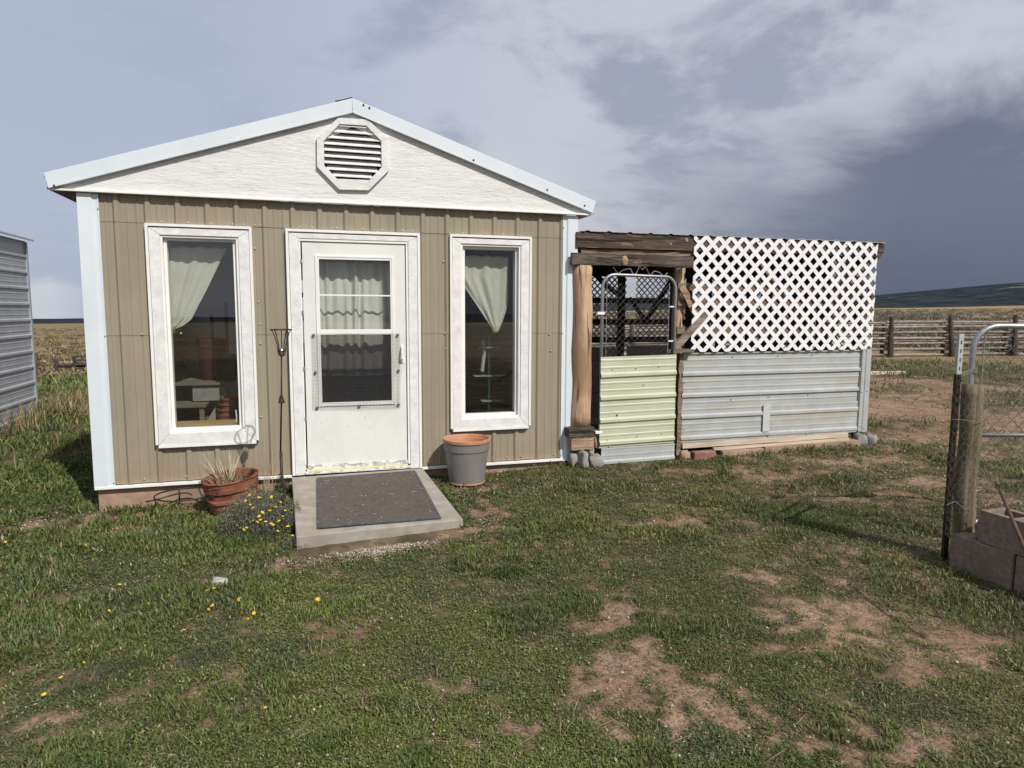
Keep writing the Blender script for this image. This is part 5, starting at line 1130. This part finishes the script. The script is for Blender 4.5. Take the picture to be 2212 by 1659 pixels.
k = ~inside_any(X_, Y2); X_, Y2, L_, W_, C_ = X_[k], Y2[k], L_[k], W_[k], C_[k]
tf = blade_mesh('grass_tussocks', X_, Y2, height(X_, Y2)-.003, L_, W_, rng.uniform(0, 6.283, len(X_)), rng.uniform(.1, .8, len(X_)), rng.uniform(.1, .9, len(X_)), C_, M['leaf'])
tag(tf, 'longer dark green grass tussocks along the walls and across the lawn', 'grass'); tf['kind'] = 'stuff'
# tall dry grass beside the steel shed and behind
n = 12000; x = rng.uniform(-4.35, -1.9, n); y = rng.uniform(8, 17, n); k = (rng.random(n) < .03+.6*np.exp(-((x+4.1)/.22)**2)+.95*sst(y, 12.0, 12.8)) & (fbm(x, y, 1.5, 2) > .3); x, y = x[k], y[k]; n = len(x)
st_ = np.array([.36, .27, .15]); gn_ = np.array([.10, .12, .05]); mixf = (rng.random(n) < .35)[:, None]
o = blade_mesh('dry_grass', x, y, height(x, y)-.01, rng.uniform(.16, .42, n)*np.where(x < -3.7, 1.2, .75), np.full(n, .012), rng.uniform(0, 6.283, n), rng.uniform(.02, .4, n), rng.uniform(.1, .8, n), np.where(mixf, gn_, st_)*rng.uniform(.7, 1.3, (n, 1)), M['leaf'])
tag(o, 'tall straw coloured dry grass growing by the grey steel shed', 'grass'); o['kind'] = 'stuff'
# sagebrush plain
def sagefield():
    N = 4600; az = np.radians(np.concatenate([rng.uniform(-22, -8, N//3), rng.uniform(22, 60, N-N//3)])); r = np.where(az < 0, 30*(300/30)**rng.random(N), 31.5*(260/31.5)**rng.random(N))
    x, y = r*np.sin(az), r*np.cos(az); k = (fbm(x, y, .08, 3) > .40) | (r < 70); x, y, r, az = x[k], y[k], r[k], az[k]; n = len(x); m_ = 64
    cx_ = np.repeat(x, m_); cy_ = np.repeat(y, m_); R_ = np.repeat(rng.uniform(.3, .65, n), m_); a = rng.uniform(0, 6.283, n*m_); q = np.sqrt(rng.random(n*m_)); 
    px_, py_ = cx_+R_*q*np.cos(a), cy_+R_*q*np.sin(a); H_ = R_*np.repeat(rng.uniform(.6, 1.1, n), m_)*np.where(np.repeat(az, m_) < 0, .6, .85); zz_ = height(px_, py_, False)+H_*rng.random(n*m_)*np.sqrt(1-q*q*.8)
    base_ = np.where((rng.random(n) < .55)[:, None], np.array([.150, .150, .120]), np.array([.22, .18, .11])); base_ = np.where((np.repeat([0], n)[:, None] == 0) & (az < 0)[:, None] & (rng.random(n) < .75)[:, None], np.array([.30, .235, .13]), base_)
    col = np.repeat(base_*rng.uniform(.65, 1.25, (n, 1)), m_, 0)*rng.uniform(.7, 1.3, (n*m_, 1))
    return blade_mesh('sagebrush', px_, py_, zz_, R_*.30, R_*.15, rng.uniform(0, 6.283, n*m_), rng.uniform(0, 1.2, n*m_), rng.uniform(0, .5, n*m_), col, M['leaf'])
o = sagefield(); tag(o, 'grey green sagebrush and dry grass covering the plain beyond the fences', 'sagebrush'); o['kind'] = 'stuff'

# gravel and chips
def chips():
    N = 9000; x, y, r = sample(N, 1.8, 13.0); k = in_view(x, y, 1.1) & ~inside_any(x, y); x, y, r = x[k], y[k], r[k]
    c = cover(x, y); cl = fbm(x+3, y-8, 2.2, 3); k = rng.random(len(x)) < np.clip(.12+(1-c)*.5+1.6*sst(cl, .55, .72), 0, 1); x, y, r = x[k], y[k], r[k]
    cl_ = []
    for px, py, n, a, b in ((790, 1188, 1500, .42, .10), (850, 1180, 700, .26, .09), (1010, 1075, 160, .25, .2), (1050, 1140, 90, .2, .15), (1140, 1020, 140, .5, .10), (250, 1125, 30, .15, .05), (1330, 1340, 60, .2, .1), (860, 1330, 60, .3, .12), (1020, 1560, 40, .2, .1), (1710, 1365, 80, .3, .1), (1360, 1490, 90, .15, .25), (110, 1100, 90, .5, .15), (1130, 1500, 60, .3, .15), (380, 1225, 50, .3, .1), (650, 1650, 90, .4, .1), (800, 1450, 130, .5, .3), (950, 1560, 160, .45, .25), (1080, 1440, 110, .3, .3), (700, 1500, 90, .5, .25), (1250, 1590, 90, .4, .15), (1500, 1620, 80, .4, .12), (900, 1270, 90, .4, .2), (1750, 1430, 80, .4, .2), (1180, 1060, 120, .3, .12), (560, 1240, 60, .3, .15)):
        p = gr(px, py, -.09); cl_.append(np.stack([p.x+a*rng.normal(0, .55, n), p.y+b*rng.normal(0, .55, n)], -1))
    e = np.concatenate(cl_); e = e[~inside_any(e[:, 0], e[:, 1])]; x = np.concatenate([x, e[:, 0]]); y = np.concatenate([y, e[:, 1]]); r = np.hypot(x, y); n = len(x)
    s_ = np.maximum(.0050, .0016*r)*rng.uniform(.5, 1.0, n)+.006*(rng.random(n) < .04); V0 = np.array([[1, 0, 0], [-1, 0, 0], [0, 1, 0], [0, -1, 0], [0, 0, 1], [0, 0, -1], [.7, .7, .4], [-.7, .6, .4], [.1, -.7, .7]])[:6]
    a = rng.uniform(0, 6.283, n); ca, sa = np.cos(a)[:, None], np.sin(a)[:, None]; jit = rng.uniform(.7, 1.3, (n, 6, 3))*V0[None]; jit[..., 2] *= .5; jit[..., 1] *= .8
    vx = jit[..., 0]*ca-jit[..., 1]*sa; vy = jit[..., 0]*sa+jit[..., 1]*ca; v = np.stack([vx, vy, jit[..., 2]], -1)*s_[:, None, None]+np.stack([x, y, height(x, y)+s_*.35+.011*(rng.random(n) < .6)], -1)[:, None]
    F_ = np.array([[0, 2, 4], [2, 1, 4], [1, 3, 4], [3, 0, 4], [2, 0, 5], [1, 2, 5], [3, 1, 5], [0, 3, 5]]); f = (np.arange(n)*6)[:, None, None]+F_[None]
    pal = np.array([[.46, .34, .27], [.38, .27, .21], [.50, .43, .36], [.34, .30, .27], [.58, .52, .45]]); col = pal[rng.integers(0, 5, n)]*rng.uniform(.7, 1.1, (n, 1))
    return np_mesh('gravel', v.reshape(-1, 3), f.reshape(-1, 3), M['chip'], np.repeat(col, 6, 0), smooth=True)
o = chips(); tag(o, 'pinkish gravel chips scattered over the lawn and below the slab', 'gravel'); o['kind'] = 'stuff'
# dead stems and straw lying about
n = 420; x, y, r = sample(n, 1.9, 8); k = ~inside_any(x, y); x, y = x[k], y[k]; n = len(x)
o = blade_mesh('dead_stems', x, y, height(x, y)+.012, rng.uniform(.04, .16, n), np.full(n, .0028), rng.uniform(0, 6.283, n), rng.uniform(1.2, 1.5, n), rng.uniform(.0, .12, n), np.array([.38, .30, .20])*rng.uniform(.7, 1.3, (n, 1)), M['leaf'])
tag(o, 'thin pale dead stems lying on the lawn', 'dead stems'); o['kind'] = 'stuff'

# yellow flowering bush at the corner of the slab
bp = gr(566, 1126, -.08); bp.z = hz(bp.x, bp.y)
bush = thing('flowering_bush', 'grey green bush full of small yellow flowers by the left corner of the slab', 'bush', bp)
def clump(c, R_, H, n, cols, leaf, parent, name='foliage', asx=1.0):
    a = rng.uniform(0, 6.283, n); q = rng.random(n)**.55; x = c[0]+R_*asx*q*np.cos(a); y = c[1]+R_*.8*q*np.sin(a); lump = fbm(x*1.0, y*1.0, 14, 2)*.6+.6
    zt = c[2]+H*np.sqrt(np.clip(1-q*q, 0, 1))*lump*rng.uniform(.25, 1.05, n)
    cc = np.array(cols)[rng.integers(0, len(cols), n)]*rng.uniform(.6, 1.35, (n, 1))
    o = blade_mesh(name, x, y, zt, leaf*rng.uniform(.6, 1.5, n), leaf*.38*rng.uniform(.6, 1.2, n), rng.uniform(0, 6.283, n), rng.uniform(.1, 1.4, n), rng.uniform(0, .7, n), cc, M['leaf'])
    if parent: o.parent = parent; o.matrix_parent_inverse = Matrix.Translation(-Vector(parent.location))
    return o
GG = [(.155, .165, .115), (.20, .205, .15), (.10, .125, .07), (.26, .255, .20)]
clump((bp.x, bp.y, bp.z), .37, .33, 14000, GG, .015, bush, asx=0.88)['kind'] = 'stuff'
p2_ = gr(632, 1160, -.07); clump((p2_.x+.05, p2_.y-.04, hz(p2_.x, p2_.y)), .12, .09, 700, GG, .014, bush)['kind'] = 'stuff'
M['petal'] = mat('yellow_petal', [(0.72, 0.50, 0.03), (0.80, 0.60, 0.05)], (9, 9, 9), 2, .6); M['petal_c'] = mat('flower_eye', [(0.55, 0.30, 0.02), (0.62, 0.36, 0.02)], (9, 9, 9), 2, .7)
fm_ = MB()
for k in range(11):
    a = k*2*math.pi/11; b_ = .2; fm_.add([(0, 0, .002), (.0095*math.cos(a-b_), .0095*math.sin(a-b_), .004), (.0135*math.cos(a), .0135*math.sin(a), .0035), (.0095*math.cos(a+b_), .0095*math.sin(a+b_), .004)], [(0, 1, 2, 3)])
fm_.lathe((0, 0, .001), [(.0045, 0), (.004, .003), (0, .004)], 8)
FM = smesh(fm_, 'flower', M['petal'])
def flower(p, parent=None, s=1.0, tilt=.5):
    a = random.uniform(0, 6.28); o = inst(FM, 'flower' if parent else 'yellow_flower', p, parent, (tilt*math.cos(a)+.25, tilt*math.sin(a)*.5, a), (s, s, s)); return o
rr = random.Random(11)
bf = [(560, 1118), (548, 1128), (556, 1131), (563, 1126), (571, 1122), (574, 1130), (567, 1135), (586, 1134), (590, 1137), (520, 1143), (527, 1147), (533, 1143), (512, 1138), (516, 1092), (504, 1105), (541, 1093), (560, 1078), (552, 1066), (531, 1085), (603, 1128), (611, 1118), (616, 1106), (622, 1140), (575, 1095), (583, 1106), (596, 1098), (607, 1088), (587, 1076), (570, 1062), (558, 1054), (540, 1072), (620, 1094), (632, 1160), (655, 1157), (548, 1100), (600, 1150), (567, 1110)]
for px, py in bf:
    # place on the bush's dome: step along the ray until below the dome surface
    d = ray(px, py); t_ = 4.2; pos = None
    while t_ < 7:
        q = EYE+d*t_; e = ((q.x-bp.x)/.36)**2+((q.y-bp.y)/.30)**2; zt_ = bp.z+.33*.90*math.sqrt(max(0, 1-e)) if e < 1 else hz(q.x, q.y)+.03
        if q.z < zt_: pos = q; break
        t_ += .01
    if pos: flower(pos+Vector((0, -.01, .012)), bush, rr.uniform(.85, 1.25))
# flowers dotted over the lawn
for px, py in ((171, 1154), (183, 1156), (55, 1155), (10, 1147), (1045, 1076), (985, 1015), (313, 1380), (235, 1302), (414, 1329), (397, 1352), (450, 1310), (459, 1302), (517, 1289), (522, 1299), (366, 1270), (447, 1268), (462, 1264), (686, 1294), (170, 1380), (180, 1411), (130, 1439), (93, 1475), (74, 1498), (262, 1258), (283, 1268), (238, 1278), (548, 1315), (535, 1328), (573, 1523), (320, 1290), (1238, 1112), (258, 1248)):
    p = gr(px, py, -.085); p.z = hz(p.x, p.y)+.028; o = flower(p, None, rr.uniform(.5, 1.05)*(.95 if py > 1300 else 1.15)); tag(o, 'small yellow daisy like flower low in the lawn grass', 'flower', 'yellow flowers dotted over the lawn')
# grey green mats in the lawn on the left
for px, py, R_, n, lb in ((260, 1205, .30, 2600, 'low grey green weed mat left of centre in the lawn'), (360, 1280, .40, 3800, 'widest grey green flowering weed mat in the left lawn'), (70, 1170, .22, 1200, 'small weed mat with yellow flowers near the left edge'), (230, 1440, .20, 1800, 'dark weed mat beside the brown soil streak at lower left'), (440, 1410, .14, 1000, 'little weed mat right of the bright single yellow flower')):
    p = gr(px, py, -.10); zb = hz(p.x, p.y); t_ = tag(empty('weed_mat', (p.x, p.y, zb)), lb, 'weed'); clump((p.x, p.y, zb-.005), R_, .055, n, [(.085, .105, .06), (.115, .13, .085), (.07, .095, .04)], .011, t_)['kind'] = 'stuff'
# weeds at the foot of the walls
for px, py, R_, H, n, lb in ((612, 1060, .07, .22, 500, 'leafy weed between the torch and the door frame'), (1487, 985, .06, .12, 300, 'weed beside the red brick under the pen wall'), (1268, 985, .05, .07, 200, 'weed at the foot of the log post'), (1100, 1335-100, .10, .04, 500, 'dark rosette weed in the middle of the lawn')):
    p = gr(px, py, -.06); p.y = min(p.y, WY-.07) if px == 612 else p.y; zb = hz(p.x, p.y); t_ = tag(empty('weed', (p.x, p.y, zb)), lb, 'weed'); clump((p.x, p.y, zb), R_, H, n, [(.05, .085, .025), (.075, .115, .03)], .022, t_)['kind'] = 'stuff'
n = 26; dg = thing('dried_grass_stalks', 'wispy dry grass stalks against the siding behind the terracotta pot', 'grass tuft', (-.30, WY-.12, hz(-.3, WY-.12)))
blades(MB(), (-.32, WY-.12, hz(-.3, WY-.12)), 30, .50, .35, .004, 9, up=1.0).build('stalk', M['straw'], dg, kind='stuff')
# bits of grit on the mat and slab
def onquad(s_, t_): return (c4[0]*(1-s_)+c4[1]*s_)*(1-t_)+(c4[3]*(1-s_)+c4[2]*s_)*t_
for nm, par, mm, N_, h_ in (('grit', dm, M['stone'], 46, .0125), ('dry_bits', dm, M['straw'], 30, .013)):
    mb = MB()
    for i in range(N_):
        p = onquad(random.random(), random.random())+Vector((0, 0, h_)); q = random.uniform(.003, .007)
        if nm == 'grit': mb.lathe(p, [(0, -q*.5), (q, 0), (0, q*.7)], 5)
        else: a = random.uniform(0, 3.14); mb.tube([p, p+Vector((math.cos(a), math.sin(a), .05))*random.uniform(.02, .05)], .0012, 3, False)
    mb.build(nm, mm, par, kind='stuff')
p = gr(474, 1252, -.1); stone('rock', 'pale angular rock lying alone in the lawn left of the slab', (p.x, p.y, hz(p.x, p.y)+.02), .055, .045, .035, 'stone', 41)
p = gr(240, 1129, -.13); stone('clay_shard', 'flat terracotta shard lying in front of the foundation', (p.x, p.y, hz(p.x, p.y)+.008), .10, .045, .012, 'terra', 42, 'shard')
